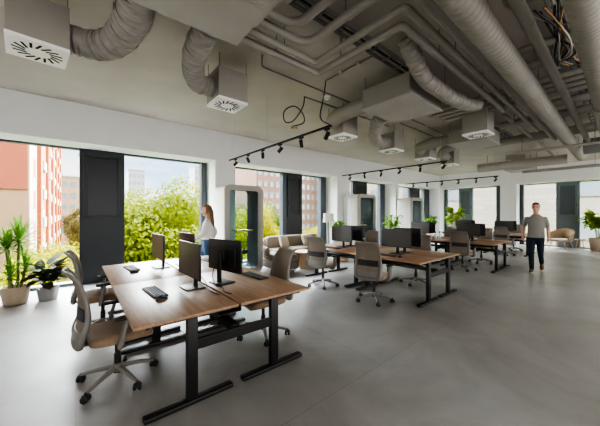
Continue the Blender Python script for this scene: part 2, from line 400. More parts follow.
# ------------------------------------------------------------------ office chair
def make_chair():
    t = thing('office_chair', '', 'chair')
    # star base
    b = MB()
    for k in range(5):
        a = R(72*k); d = Vector((math.cos(a), math.sin(a), 0))
        b.tube([d*.03+Vector((0, 0, .125)), d*.16+Vector((0, 0, .105)), d*.305+Vector((0, 0, .07))], [.028, .024, .017], 8, flat=(.8, 1))
    b.lathe([(.045, .09), (.05, .11), (.045, .145), (.032, .16)], n=16)
    b.build('star_base', M['chairgrey'], t, 50)
    for k in range(5):
        a = R(72*k); c = Vector((math.cos(a)*.31, math.sin(a)*.31, .03)); h = a+R(40+23*k)
        m = MB()
        for s in (-1, 1):
            ax = Vector((-math.sin(h), math.cos(h), 0))
            m.tube([c+ax*s*.008, c+ax*s*.012, c+ax*s*.026, c+ax*s*.029], [.026, .03, .03, .025], 14)
        m.tube([c+Vector((0, 0, .012)), c+Vector((0, 0, .05))], .011, 8)
        m.box(c+Vector((0, 0, .026)), (.036, .05, .022), .006, (0, 0, h))
        m.build('caster', M['blackpl'], t, 40)
    MB().lathe([(.028, .07), (.028, .25), (.021, .25), (.021, .40)], n=16).build('gas_lift', M['blackpl'], t, 40)
    MB().box((-.02, 0, .405), (.24, .17, .05), .018).box((.03, -.14, .40), (.02, .16, .012), .004).build('tilt_mechanism', M['blackpl'], t, 40)
    # seat cushion: rounded, waterfall front
    s = MB(); out = rrect(-.23, -.245, .26, .245, .09, 6)
    prof = [(.90, -.005), (.98, .008), (1.0, .03), (.985, .055), (.93, .07), (.80, .075)]
    rings = []
    for k, z in prof:
        ring = []
        for x, y in out:
            xx = .015+(x-.015)*k; yy = y*k; drop = -.03*max(0, (xx-.12)/.14)**2
            ring.append(s.bm.verts.new((xx, yy, .425+z+drop)))
        rings.append(ring)
    for A, B in zip(rings, rings[1:]):
        for j in range(len(A)): s.bm.faces.new((A[j], A[(j+1) % len(A)], B[(j+1) % len(A)], B[j]))
    s.bm.faces.new(rings[0][::-1]); s.bm.faces.new(rings[-1])
    s.build('seat', M['seat'], t, 60)
    # backrest surface
    def back(u, v, off=0):      # u -1..1 across, v 0..1 up
        z = .50+.56*v
        w_ = (.225-.012*v-.03*v**3)*(1 if v > .08 else .92+v)
        x = -.265+.05*math.sin(v*PI*.9)*(1 if v < .6 else 1)-.075*max(0, v)**1.5 - .055*max(0, v-.86)/.14*.5
        x += -.045*(1-abs(u)**2)*(1-.35*v)
        return Vector((x+off, u*w_, z))
    NU, NV = 12, 18
    def sheet(mb, u0, u1, v0, v1, th, off=0, nu=NU, nv=NV):
        F = [[mb.bm.verts.new(back(u0+(u1-u0)*i/nu, v0+(v1-v0)*j/nv, off+th/2)) for i in range(nu+1)] for j in range(nv+1)]
        B = [[mb.bm.verts.new(back(u0+(u1-u0)*i/nu, v0+(v1-v0)*j/nv, off-th/2)) for i in range(nu+1)] for j in range(nv+1)]
        for j in range(nv):
            for i in range(nu):
                mb.bm.faces.new((F[j][i], F[j][i+1], F[j+1][i+1], F[j+1][i])); mb.bm.faces.new((B[j][i], B[j+1][i], B[j+1][i+1], B[j][i+1]))
        for j in range(nv):
            mb.bm.faces.new((F[j][0], F[j+1][0], B[j+1][0], B[j][0])); mb.bm.faces.new((F[j][nu], B[j][nu], B[j+1][nu], F[j+1][nu]))
        for i in range(nu):
            mb.bm.faces.new((F[0][i], B[0][i], B[0][i+1], F[0][i+1])); mb.bm.faces.new((F[nv][i], F[nv][i+1], B[nv][i+1], B[nv][i]))
    m = MB(); sheet(m, -.96, .96, .06, .985, .010); bo = m.build('backrest', M['mesh'], t, 60)
    m = MB(); sheet(m, -.84, .84, .28, .46, .010, -.009, 10, 4); m.build('lumbar_support', M['lumbar'], bo, 60)
    m = MB()
    path = [back(-.93, 1.0)]+[back(-1, v) for v in (.97, .85, .7, .55, .4, .26)]
    low = [(-.25, .225, .60), (-.285, .22, .52), (-.29, .19, .462), (-.30, .10, .445), (-.305, 0, .44), (-.30, -.10, .445), (-.29, -.19, .462), (-.285, -.22, .52)]
    low = [Vector((a, -b_, c)) for a, b_, c in low]
    path2 = path+low[1:]+[back(1, v) for v in (.26, .4, .55, .7, .85, .97)]+[back(.93, 1.0)]
    n = len(path2); rr = []
    for p in path2: rr.append(.013+.014*max(0, min(1, (.95-p.z)/.4)))
    m.tube(path2, rr, 10, smooth=3)
    m.tube([back(-.93, 1.0), back(-.5, 1.005), back(0, 1.008), back(.5, 1.005), back(.93, 1.0)], .012, 8, smooth=3)
    m.build('back_frame', M['chairgrey'], bo, 60)
    m = MB(); sheet(m, -.92, .92, -.02, .12, .022, -.006, 10, 4)
    m.tube([(-.30, 0, .45), (-.24, 0, .415), (-.12, 0, .405)], [.05, .045, .04], 10, flat=(.5, 1.5))
    m.build('back_shell', M['chairgrey'], bo, 60)
    for sgn in (-1, 1):
        m = MB()
        m.tube([(-.03, sgn*.19, .405), (-.03, sgn*.265, .41), (-.02, sgn*.285, .45), (.0, sgn*.285, .55), (.025, sgn*.285, .64)], [.022, .026, .030, .028, .024], 10, smooth=3, flat=(1.15, .62))
        ao = m.build('armrest', M['chairgrey'], t, 60)
        MB().box((.06, sgn*.28, .655), (.26, .085, .030), .014).build('arm_pad', M['blackpl'], ao, 60)
    return t
chair = make_chair(); used = []
G = 'task chairs around the desk benches'
CH = [ # x, y, rot, label
 (.30, 3.02, 4, 'grey task chair with tan seat at the near left desk, closest to the camera'),
 (.28, 4.45, -4, 'grey task chair behind the nearest one, before the dark window panel'),
 (1.84, 2.95, 174, 'taupe task chair on the right side of the foreground bench, seen from its back'),
 (4.06, 2.84, 12, 'task chair turned away at the near desk of the second bench, dark lumbar band visible'),
 (4.06, 4.12, 14, 'task chair turned away at the second bench, in front of the sofa corner'),
 (5.72, 2.92, 185, 'task chair on the far side of the second bench behind the dark monitors'),
 (5.95, 4.42, 178, 'task chair beyond the second bench, back top between two monitor pairs'),
 (8.14, 2.84, 4, 'task chair turned away at the third bench, castered base in full view'),
 (9.72, 2.86, 176, 'task chair facing us across the third bench, mostly hidden under the desk'),
 (9.85, 3.85, 182, 'task chair between the third bench and the yellow green plant'),
 (12.12, 2.86, -3, 'task chair at the near desk of the farthest bench, left of the walking man'),
 (13.95, 2.95, 180, 'task chair on the far side of the farthest bench, beside the walking man\'s elbow'),
]
for x, y, r, l in CH: place(chair, used, (x, y, 0), R(r), l, G)

# ------------------------------------------------------------------ monitors, keyboards, mice
def make_monitor():
    t = thing('monitor', '', 'monitor')     # screen faces -x, origin on desk under the stand
    o = MB().box((.0, 0, .007), (.20, .24, .012), .004).build('stand_base', M['blackpl'], t, 30)
    MB().box((.035, 0, .19), (.03, .055, .37), .006).build('stand_post', M['blackpl'], t, 30)
    p = MB().box((-.035, 0, .315), (.022, .62, .365), .005)
    p.box((-.018, 0, .30), (.02, .44, .22), .008); p.box((.005, 0, .315), (.04, .10, .10), .006)
    h = p.build('housing', M['blackpl'], t, 30)
    MB().box((-.047, 0, .32), (.003, .604, .345)).build('display', M['screen'], h)
    MB().box((-.047, 0, .139), (.004, .05, .006)).build('power_light', M['keys'], h)
    return t
mon = make_monitor(); used = []
G = 'desktop monitors on black stands'
row = ['foreground bench', 'second bench', 'third bench', 'farthest bench']
for k in range(4):
    for j in (0, 1):
        for i in (0, 1):
            x = BX[k]+(.665 if i == 0 else 1.00); y = BY[k]+(.80 if j == 0 else 2.22)
            d = 'near' if j == 0 else 'far'
            l = 'black monitor on the %s %s desk of the %s, screen towards the window side camera' % (d, 'left', row[k]) if i == 0 else \
                'black monitor seen from its back on the %s right desk of the %s' % (d, row[k])
            if i == 0: l = 'thin black monitor showing its dark screen on the %s left desk of the %s' % (d, row[k])
            place(mon, used, (x, y, .74), (0 if i == 0 else PI)+(R(12) if (k, j, i) == (0, 0, 1) else R([2, -3, 2, 3, -3][(k*3+j*2+i) % 5])), l, G)
def make_keyboard():
    t = thing('keyboard', '', 'keyboard')
    MB().box((0, 0, .008), (.135, .43, .014), .005).build('keyboard_case', M['blackpl'], t, 30)
    m = MB()
    for r_ in range(5):
        for c in range(15):
            if r_ == 4 and 4 <= c <= 9: continue
            m.box((.05-r_*.025, -.195+c*.028, .018), (.02, .023, .008), .003, seg=1)
    m.box((-.05, -.02, .018), (.02, .165, .008), .003, seg=1)
    m.build('keys', M['keys'], t); return t
kb = make_keyboard(); usedk = []
def make_mouse():
    t = thing('computer_mouse', '', 'mouse')
    m = MB(); n = 16; rings = []
    for k in range(7):
        a = k/6*PI/2; rings.append([m.bm.verts.new((.058*math.cos(a)*math.cos(2*PI*j/n)*1.0, .034*math.cos(a)*math.sin(2*PI*j/n), .002+.034*math.sin(a)*(1-.25*math.cos(2*PI*j/n)))) for j in range(n)])
    for A, B in zip(rings, rings[1:]):
        for j in range(n): m.bm.faces.new((A[j], A[(j+1) % n], B[(j+1) % n], B[j]))
    m.bm.faces.new(rings[0][::-1]); bmesh.ops.remove_doubles(m.bm, verts=m.bm.verts, dist=.0005)
    m.build('mouse_shell', M['blackpl'], t, 70)
    MB().tube([(.030, -.004, .031), (.030, .004, .031)], .008, 10).build('scroll_wheel', M['keys'], t, 40)
    return t
ms = make_mouse(); usedm = []
KB = [(.62, 3.06, 0, 'near left desk of the foreground bench'), (.625, 4.58, 0, 'far left desk of the foreground bench'),
      (1.76, 3.03, PI, 'near right desk of the foreground bench'), (1.74, 4.50, PI, 'far right desk of the foreground bench'),
      (4.55, 2.92, 0, 'near desk of the second bench'), (4.55, 4.32, 0, 'far desk of the second bench')]
for x, y, r, l in KB: place(kb, usedk, (x, y, .74), r+R(4), 'black keyboard on the '+l, 'keyboards on the desks')
MS = [(.62, 2.77, 0, 'near left desk of the foreground bench'), (.615, 4.25, 0, 'far left desk of the foreground bench'),
      (1.70, 3.36, PI, 'near right desk of the foreground bench'), (1.70, 4.20, PI, 'far right desk of the foreground bench'), (4.55, 2.62, 0, 'near desk of the second bench')]
for x, y, r, l in MS: place(ms, usedm, (x, y, .74), r+R(10), 'black mouse beside the keyboard on the '+l, 'computer mice on the desks')
tag(MB().tube([(1.33, 2.99, 1.02), (1.28, 3.08, .98), (1.22, 3.05, .84), (1.20, 2.92, .752), (1.22, 2.78, .748), (1.17, 2.62, .747), (1.19, 2.5, .747)], .005, 6, smooth=6).build('monitor_cable', M['blackpl'], None, 80),
    'black cable looping from the back facing foreground monitor onto the desk', 'cable')
tag(MB().tube([(1.06, 3.02, .86), (1.10, 2.95, .79), (1.085, 2.85, .747), (1.07, 2.7, .747), (1.09, 2.55, .747)], .005, 6, smooth=6).build('monitor_cable', M['blackpl'], None, 80),
    'short black cable behind the left foreground monitor stand', 'cable')
# bottles on third bench far desk
def make_bottle():
    t = thing('drinking_bottle', '', 'bottle')
    MB().lathe([(.034, 0), (.036, .01), (.036, .17), (.030, .20), (.018, .215)], n=16).build('bottle_body', M['steel'], t, 50)
    MB().lathe([(.021, .214), (.022, .22), (.022, .25), (.018, .255)], n=16).build('bottle_cap', M['blackpl'], t, 50); return t
bt = make_bottle(); used = []
place(bt, used, (8.36, 3.66, .74), 0, 'slim steel bottle on the third bench, left of its twin', 'steel bottles on the third bench')
place(bt, used, (8.50, 3.60, .74), 0, 'slim steel bottle on the third bench, right of its twin', 'steel bottles on the third bench')

# ------------------------------------------------------------------ phone booths
def make_booth():
    t = thing('phone_booth', '', 'booth')       # origin: front left floor corner; x width, y depth
    Wb, D, Hh = 1.05, .72, 2.24
    o = rrect(0, .02, Wb, Hh, .15); i = rrect(.05, .07, Wb-.05, Hh-.05, .11)
    MB().ringprism(o, i, .05, D).build('shell', M['boothw'], t, 40)
    o2 = rrect(-.012, .008, Wb+.012, Hh+.012, .16); i2 = rrect(.085, .10, Wb-.085, Hh-.085, .085)
    MB().ringprism(o2, i2, 0, .055).build('front_frame', M['boothf'], t, 40)
    i3 = rrect(.125, .14, Wb-.125, Hh-.125, .06); o3 = rrect(.085, .10, Wb-.085, Hh-.085, .085)
    d = MB().ringprism(o3, i3, .01, .045).build('door', M['boothf'], t, 40)
    MB().prism(i3, .022, .030).build('pane', M['glassb'], d)
    h = MB().tube([(Wb-.10, -.035, .98), (Wb-.10, -.035, 1.22)], .010, 8)
    for z in (1.0, 1.2): h.tube([(Wb-.10, .02, z), (Wb-.10, -.035, z)], .008, 8)
    h.build('handle', M['boothf'], d, 40)
    ii = rrect(.055, .075, Wb-.055, Hh-.055, .105); ij = rrect(.075, .095, Wb-.075, Hh-.075, .09)
    MB().ringprism(ii, ij, .06, D-.01).build('lining', M['boothin'], t, 40)
    MB().prism(ij, D-.05, D-.04).build('back_pane', M['glassb'], t)
    MB().box((Wb-.32, D-.22, 1.08), (.48, .30, .035), .006).build('shelf', M['wood_lt'], t)
    MB().box((Wb/2, D/2, .06), (Wb-.12, D-.1, .02)).build('booth_floor', M['boothin'], t)
    s = MB().lathe([(.15, .07), (.15, .08), (.03, .10), (.025, .5)], (Wb*.55, .27, 0), 20); s.lathe([(.16, .5), (.17, .53), (.165, .57), (.13, .58)], (Wb*.55, .27, 0), 20)
    s.build('stool', M['boothin'], t, 50)
    return t
bo = make_booth(); used = []
G = 'white phone booths along the window wall'
place(bo, used, (2.77, 6.15, 0), 0, 'white phone booth nearest the camera, beside the woman, grey felt inside', G)
place(bo, used, (7.87, 6.15, 0), 0, 'middle white phone booth, behind the second bench, right of the floor lamp', G)
place(bo, used, (11.66, 6.15, 0), 0, 'farthest white phone booth, nearest the room corner', G)

# ------------------------------------------------------------------ lounge: sofa, tables, lamp
t = thing('corner_sofa', 'greige corner sofa with thick seat below the window beside the phone booth', 'sofa', (0, 0, 0))
def cushion_box(c, d, bev, name, m, par, rot=None):
    return MB().box(c, d, bev, rot, 4).build(name, m, par, 50)
bs = MB()
bs.box((5.55, 6.72, .19), (2.1, .85, .22), .04); bs.box((4.24, 6.0, .19), (.60, 1.0, .22), .04)
bs.build('sofa_base', M['sofa'], t, 40)
cushion_box((4.85, 6.66, .38), (.70, .72, .19), .06, 'seat_cushion', M['sofa'], t)
cushion_box((5.55, 6.66, .38), (.70, .72, .19), .06, 'seat_cushion', M['sofa'], t)
cushion_box((6.24, 6.66, .38), (.70, .72, .19), .06, 'seat_cushion', M['sofa'], t)
cushion_box((4.25, 5.93, .38), (.60, .86, .19), .08, 'seat_cushion', M['sofa'], t)
for x in (4.85, 5.55, 6.24): cushion_box((x, 7.04, .63), (.69, .20, .40), .08, 'back_cushion', M['sofa'], t, (R(-8), 0, 0))
MB().box((5.55, 7.18, .42), (2.14, .12, .68), .05, None, 4).build('sofa_back', M['sofa'], t, 50)
MB().tube([(4.40, 7.15, .62), (4.22, 6.95, .60), (4.02, 6.6, .55), (3.94, 6.1, .50)], [.085, .085, .08, .07], 12, smooth=4, flat=(1.8, 1)).build('sofa_arm', M['sofa'], t, 60)
for x, y in ((4.0, 5.6), (4.45, 5.6), (4.6, 7.1), (6.5, 7.1), (6.5, 6.4), (5.5, 6.4)): MB().tube([(x, y, 0), (x, y, .10)], .02, 8).build('leg', M['black'], t)
def pillow(c, rot, label):
    m = MB(); n = 14; V = []
    for sgn in (1, -1):
        g = []
        for j in range(n+1):
            row_ = []
            for i in range(n+1):
                a = i/n*2-1; b_ = j/n*2-1
                th = .075*max(0, (1-a**4)*(1-b_**4))**.5
                k = 1-.10*(abs(a)*abs(b_))**2-.06*(1-abs(a*b_))*(abs(a)**6+abs(b_)**6)*.5
                row_.append(m.bm.verts.new((a*.21*k, sgn*th, b_*.21*k)))
            g.append(row_)
        for j in range(n):
            for i in range(n): m.bm.faces.new((g[j][i], g[j][i+1], g[j+1][i+1], g[j+1][i]))
    bmesh.ops.remove_doubles(m.bm, verts=m.bm.verts, dist=.001)
    o = m.build('throw_pillow', M['cushion'], None, 80); o.location = c; o.rotation_euler = rot
    tag(o, label, 'pillow', 'throw pillows on the corner sofa')
pillow((4.93, 6.70, .665), (R(-22), R(10), R(18)), 'pale beige throw pillow leaning on the left sofa back cushion')
pillow((5.95, 6.78, .655), (R(-22), R(-4), R(-8)), 'pale beige throw pillow leaning at the right of the sofa')
t = thing('coffee_table', 'round pale oak coffee table on a box base before the sofa', 'table', (5.02, 5.72, 0))
MB().lathe([(.34, .44), (.35, .45), (.35, .475), (.34, .48)], n=36).build('table_top', M['wood_lt'], t, 40)
b = MB()
for k in range(4):
    b.box((.16*math.cos(k*PI/2+.5), .16*math.sin(k*PI/2+.5), .22), (.03, .30, .44), .004, (0, 0, k*PI/2+.5))
b.box((0, 0, .03), (.32, .32, .06), .005, (0, 0, .5)); b.build('table_base', M['wood_lt'], t, 30)
t = thing('side_table', 'small pale oak box stool beyond the second bench', 'table', (6.55, 5.86, 0))
MB().box((0, 0, .30), (.36, .36, .03), .005).build('table_top', M['wood_lt'], t)
b = MB(); b.box((-.155, 0, .143), (.03, .34, .286), .003); b.box((.155, 0, .143), (.03, .34, .286), .003); b.box((0, 0, .04), (.28, .32, .03)); b.build('side_panels', M['wood_lt'], t)
t = thing('floor_lamp', 'floor lamp with white drum shade beside the sofa end', 'lamp', (6.98, 6.80, 0))
MB().lathe([(.14, 0), (.145, .012), (.13, .022), (.02, .03)], n=28).build('lamp_base', M['black'], t, 40)
MB().tube([(0, 0, .02), (0, 0, 1.30)], .011, 10).build('lamp_pole', M['black'], t, 40)
o = MB().lathe([(.19, 1.22), (.175, 1.54), (.170, 1.54), (.185, 1.22)], n=32, capb=False, capt=False)
for k in range(3): o.tube([(0, 0, 1.30), (.18*math.cos(k*2.09), .18*math.sin(k*2.09), 1.36)], .004, 6)
o.build('lamp_shade', M['shade'], t, 40)
MB().sphere((0, 0, 1.36), .04).build('light_bulb', M['white'], t, 80)

# lounge armchair at far right, and its small table
t = thing('lounge_chair', 'low beige woven armchair by the back window, right of the walking man', 'chair', (16.35, 1.78, 0), R(160))
m = MB(); N_ = 16; g = []
for j in range(7):
    v = j/6; rr = []
    for i in range(N_+1):
        a = R(-115+230*i/N_); hgt = .40+.36*v*(max(0, math.cos(a*.62))**1.2 if abs(a) < 2.5 else 0)+.10*v
        rad = .34+.07*v
        rr.append(m.bm.verts.new((-math.cos(a)*rad*1.0+.02-.05*v*max(0, math.cos(a)), math.sin(a)*rad, hgt)))
    g.append(rr)
for j in range(6):
    for i in range(N_): m.bm.faces.new((g[j][i], g[j][i+1], g[j+1][i+1], g[j+1][i]))
bs_ = m.build('chair_back', M['rattan'], t, 80)
md = bs_.modifiers.new('thickness', 'SOLIDIFY'); md.thickness = .045; md.offset = 0
MB().box((.03, 0, .37), (.62, .60, .12), .05, None, 4).build('seat_cushion', M['cushion'], t, 50)
for sx, sy in ((1, 1), (1, -1), (-1, 1), (-1, -1)):
    MB().tube([(sx*.22+.02, sy*.22, .33), (sx*.29+.02, sy*.29, 0)], [.022, .013], 10).build('leg', M['wood_lt'], t, 50)
t = thing('foot_stool', 'beige upholstered footstool beside the woven armchair', 'stool', (16.2, 2.55, 0), R(20))
MB().box((0, 0, .34), (.56, .46, .14), .06, None, 4).build('stool_cushion', M['cushion'], t, 50)
for sx, sy in ((1, 1), (1, -1), (-1, 1), (-1, -1)):
    MB().tube([(sx*.19, sy*.15, .29), (sx*.24, sy*.19, 0)], [.02, .013], 10).build('leg', M['wood_lt'], t, 50)
t = thing('side_table', 'small round low table between the woven armchair and the big potted plant', 'table', (16.5, 1.22, 0))
MB().lathe([(.16, .40), (.17, .41), (.17, .43), (.16, .435)], n=28).build('table_top', M['wood_lt'], t, 40)
for k in range(3):
    a = k*2.094; MB().tube([(.08*math.cos(a), .08*math.sin(a), .40), (.14*math.cos(a), .14*math.sin(a), 0)], [.016, .012], 8).build('leg', M['wood_lt'], t, 50)

# ------------------------------------------------------------------ plants
def leaf(m, base, d, length, width, droop, seg=6, fold=.25, shape='strap', rng=random):
    d = Vector(d).normalized(); side = d.cross(Vector((0, 0, 1)))
    if side.length < .05: side = Vector((1, 0, 0))
    side.normalize(); p = Vector(base); prev = None; step = length/seg
    for k in range(seg+1):
        f = k/seg
        w_ = width*(math.sin(PI*min(1, f*.88+.12))**.55 if shape == 'oval' else (1-f**2.2)*(.55+.45*min(1, f*4)))
        if k == seg: w_ = width*.04
        upv = side.cross(d).normalized()
        L_ = m.bm.verts.new(p-side*w_/2+upv*w_*fold); C_ = m.bm.verts.new(p); R_ = m.bm.verts.new(p+side*w_/2+upv*w_*fold)
        if prev:
            m.bm.faces.new((prev[0], prev[1], C_, L_)); m.bm.faces.new((prev[1], prev[2], R_, C_))
        prev = (L_, C_, R_); p = p+d*step; d = (d+Vector((0, 0, -droop/seg))).normalized()
def pot(t, r0, r1, h, m, n=32):
    MB().lathe([(r0*.92, 0), (r0, .012), (r1, h-.012), (r1-.006, h), (r1-.022, h), (r1-.03, h-.05)], n=n, capt=False).build('pot', m, t, 50)
    MB().lathe([(r1-.03, h-.052), (.001, h-.035)], n=n, capb=True, capt=False).build('soil', M['soil'], t)
def sph_dir(a, e): return (math.cos(e)*math.cos(a), math.cos(e)*math.sin(a), math.sin(e))

t = thing('potted_dracaena', 'tall dracaena with spiky strap leaves in a beige pot at the left window', 'plant', (-.79, 6.66, 0))
pot(t, .15, .19, .30, M['potbeige'])
rg = random.Random(3); fol = MB()
canes = [((.02, .02), (.04, .0), 1.08, 60, .50), ((-.06, -.03), (-.10, -.06), .98, 44, .44), ((.07, -.04), (.13, -.10), .62, 36, .36), ((-.03, -.07), (-.05, -.14), .52, 28, .32)]
for (b0, b1, h, n, ln) in canes:
    MB().tube([(b0[0], b0[1], .24), ((b0[0]+b1[0])/2, (b0[1]+b1[1])/2, .24+(h-.24)*.5), (b1[0], b1[1], h)], [.022, .02, .017], 10, smooth=3).build('cane', M['cane'], t, 60)
    for k in range(n):
        a = k*2.4+rg.random()*.5; e = R(85-95*(k/n)+rg.uniform(-8, 8))
        leaf(fol, (b1[0], b1[1], h-.10*(k/n)+.02), sph_dir(a, e), ln*rg.uniform(.7, 1.0), .045, rg.uniform(.5, 1.0), 6, .15)
fol.build('foliage', M['leaf'], t, 80)
t = thing('potted_rubber_plant', 'rubber plant with broad dark leaves in a grey pot at the left window', 'plant', (-.38, 6.60, 0))
pot(t, .125, .155, .22, M['potgrey'])
rg = random.Random(5); fol = MB(); st = MB()
for s_ in range(5):
    a0 = s_*1.257+.3; tip = Vector((.13*math.cos(a0), .13*math.sin(a0), rg.uniform(.5, .62)))
    st.tube([(.02*math.cos(a0), .02*math.sin(a0), .17), tip*.6+Vector((0, 0, .1)), tip], [.009, .007, .004], 7, smooth=3)
    for k in range(9):
        f = .35+.65*k/8; p = Vector((.02*math.cos(a0), .02*math.sin(a0), .17)).lerp(tip, f)
        leaf(fol, p, sph_dir(a0+rg.uniform(-1.3, 1.3), R(rg.uniform(-5, 55))), rg.uniform(.24, .36), rg.uniform(.12, .17), .6, 6, .12, 'oval')
st.build('stem', M['bark'], t, 60); fol.build('foliage', M['leafdk'], t, 80)
def bushy(name, label, loc, H, spread, potr, poth, potm, lm, n, lw, ll, seed):
    t = thing(name, label, 'plant', loc); pot(t, potr*.8, potr, poth, potm, 24)
    rg = random.Random(seed); fol = MB(); st = MB()
    for s_ in range(8):
        a0 = s_*2.4; r_ = spread*rg.uniform(.15, .8); tip = Vector((r_*math.cos(a0), r_*math.sin(a0), poth+(H-poth)*rg.uniform(.6, .95)))
        b0 = Vector((.04*math.cos(a0), .04*math.sin(a0), poth-.05))
        mid = b0.lerp(tip, .55)+Vector((0, 0, .10)); mid.x *= .7; mid.y *= .7
        st.tube([b0, mid, tip], [.012, .009, .004], 7, smooth=3)
        for k in range(n//8):
            f = .4+.6*rg.random(); p = b0.lerp(mid, f*2) if f < .5 else mid.lerp(tip, f*2-1)
            leaf(fol, p, sph_dir(a0+rg.uniform(-1.8, 1.8), R(rg.uniform(-15, 65))), ll*rg.uniform(.7, 1.1), lw*rg.uniform(.8, 1.1), .9, 5, .12, 'oval')
    st.build('stem', M['cane'], t, 60); fol.build('foliage', lm, t, 80); return t
bushy('potted_plant', 'leafy green plant in a grey pot beside the floor lamp', (6.87, 6.24, 0), 1.25, .28, .22, .72, M['potgrey'], M['leaf'], 90, .07, .22, 11)
bushy('potted_plant', 'upright green plant above the second bench monitors, between two phone booths', (10.45, 6.35, 0), 1.55, .42, .22, .50, M['potwhite'], M['leafbr'], 110, .09, .30, 12)
bushy('potted_plant', 'green plant near the room corner, left of the yellow green one', (14.2, 6.45, 0), 1.45, .50, .22, .5, M['potwhite'], M['leaf'], 90, .10, .30, 13)
bushy('potted_plant', 'tall yellow green plant against the back wall, above the third bench', (15.75, 5.95, 0), 1.85, .68, .25, .5, M['potwhite'], M['leafyel'], 140, .16, .36, 14)
bushy('potted_plant', 'large broad leafed plant in a white pot at the right edge', (16.45, .70, 0), 1.65, .62, .27, .52, M['potbeige'], M['leafyel'], 200, .20, .40, 15)

# ------------------------------------------------------------------ ceiling services
def hanger(parent, p, top=CZ, r=.05):
    x, y, z = p
    MB().tube([(x, y, z), (x, y, top+.01)], .006, 6).tube([(x, y-r-.006, z), (x, y, z+r+.006), (x, y+r+.006, z)], .006, 6).build('hanger', M['duct_dk'], parent)
def pipe(name, label, pts, r, m, cat='pipe', hang=(), collars=(), group=None, smooth=0, n=14):
    o = MB().tube(pts, r, n, smooth=smooth).build(name, m, None, 50)
    tag(o, label, cat, group)
    for p in hang: hanger(o, p, r=r)
    for p, d in collars:
        p = Vector(p); d = Vector(d)
        MB().tube([p-d*.03, p+d*.03], r*1.09, n).build('collar', m, o, 50)
    return o
def ribbed(pts, r, step, amp, smooth=16, seed=0, n=20, jitter=0.0):
    P = [Vector(p) for p in pts]; Q = []
    for i in range(len(P)-1):
        p0 = P[max(i-1, 0)]; p1 = P[i]; p2 = P[i+1]; p3 = P[min(i+2, len(P)-1)]
        k_ = max(2, int((p2-p1).length/step))
        for k in range(k_):
            t = k/k_; Q.append(.5*((2*p1)+(-p0+p2)*t+(2*p0-5*p1+4*p2-p3)*t*t+(-p0+3*p1-3*p2+p3)*t**3))
    Q.append(P[-1]); rg = random.Random(seed)
    if jitter: Q = [q+Vector((rg.uniform(-1, 1), rg.uniform(-1, 1), rg.uniform(-1, 1)))*jitter for q in Q]
    return Q, [r*(1+amp*(.35, .5, .35, -1)[i % 4]*(rg.uniform(.4, 1.5) if jitter else 1)) for i in range(len(Q))]
def flex(*a, **k):
    o, p, r = flex_(*a, **k); hanger(o, p, r=r*1.05); return o
def flex_(label, pts, r, seed=1, step=.017, amp=.11):
    Q, rr = ribbed(pts, r, step, amp, seed=seed, jitter=.0035)
    return tag(MB().tube(Q, rr, 20).build('flexible_duct', M['flex'], None, 35), label, 'duct', 'flexible ducts under the ceiling'), pts[len(pts)//2], r
def spiral(label, pts, r, hang, step=.017, amp=.07, mt='duct'):
    Q, rr = ribbed(pts, r, step, amp)
    o = tag(MB().tube(Q, rr, 24).build('spiral_duct', M[mt], None, 20), label, 'duct')
    for p in hang: hanger(o, p, r=r)
    return o
XD = (1, 0, 0); YD = (0, 1, 0)
# diffuser boxes
def make_diffuser():
    t = thing('air_diffuser', '', 'vent')
    MB().box((0, 0, .235), (.43, .43, .41), .004).build('plenum_box', M['duct'], t)
    MB().box((0, 0, .018), (.437, .437, .034), .003).build('face_plate', M['white'], t)
    m = MB()
    for k in range(16):
        a = 2*PI*k/16; m.box((.135*math.cos(a), .135*math.sin(a), .0005), (.095, .019, .003), 0, (0, 0, a+.35))
    m.build('slots', M['hole'], t)
    h = MB()
    for sx in (-1, 1):
        for sy in (-1, 1): h.tube([(sx*.2, sy*.2, .43), (sx*.2, sy*.2, CZ-3.1+.01)], .005, 6)
    h.build('hanger', M['duct_dk'], t)
    return t
df = make_diffuser(); used = []
G = 'square swirl air diffusers'
DF = [(-.28, 3.64, 3.1, 6, 'square swirl diffuser at the top left corner'), (1.69, 3.69, 3.1, 0, 'square swirl diffuser above the first window column, second from left'),
      (4.25, 3.74, 3.1, 0, 'square swirl diffuser beside the end of the nearest track light'), (6.16, 3.78, 3.1, 0, 'square swirl diffuser right of the second air handling unit at the bent flexible duct'),
      (7.85, 3.72, 3.1, 0, 'square swirl diffuser on the duct of the third air handling unit'), (9.4, 3.66, 3.1, 0, 'small distant square diffuser with elbow duct above the second track light'),
      (6.2, 1.88, 3.1, 0, 'square swirl diffuser near the pipe crossing at ceiling centre right')]
for x, y, z, r, l in DF: place(df, used, (x, y, z), R(r), l, G)
# fan coil units
def make_unit():
    t = thing('air_handling_unit', '', 'hvac unit')
    MB().box((0, 0, .17), (1.0, .80, .30), .008).build('casing', M['duct'], t)
    m = MB().box((0, 0, .012), (1.04, .84, .022), .004)
    m.build('bottom_cover', M['duct_lt'], t)
    g = MB()
    for k in range(7): g.box((0, -.36+k*.035, .0), (.96, .005, .004))
    g.build('cover_ribs', M['duct_lt'], t)
    s = MB()
    for k in (-.3, .3): s.tube([(k, .38, .17), (k, .44, .17)], .13, 20)
    s.build('spigot', M['duct'], t, 40)
    MB().box((.54, -.1, .16), (.08, .5, .2), .006).build('service_box', M['duct_lt'], t)
    h = MB()
    for sx in (-.47, .47):
        for sy in (-.37, .37): h.tube([(sx, sy, .31), (sx, sy, CZ-3.2+.01)], .006, 6)
    h.build('hanger', M['duct_dk'], t)
    return t
un = make_unit(); used = []
G = 'ceiling air handling units'
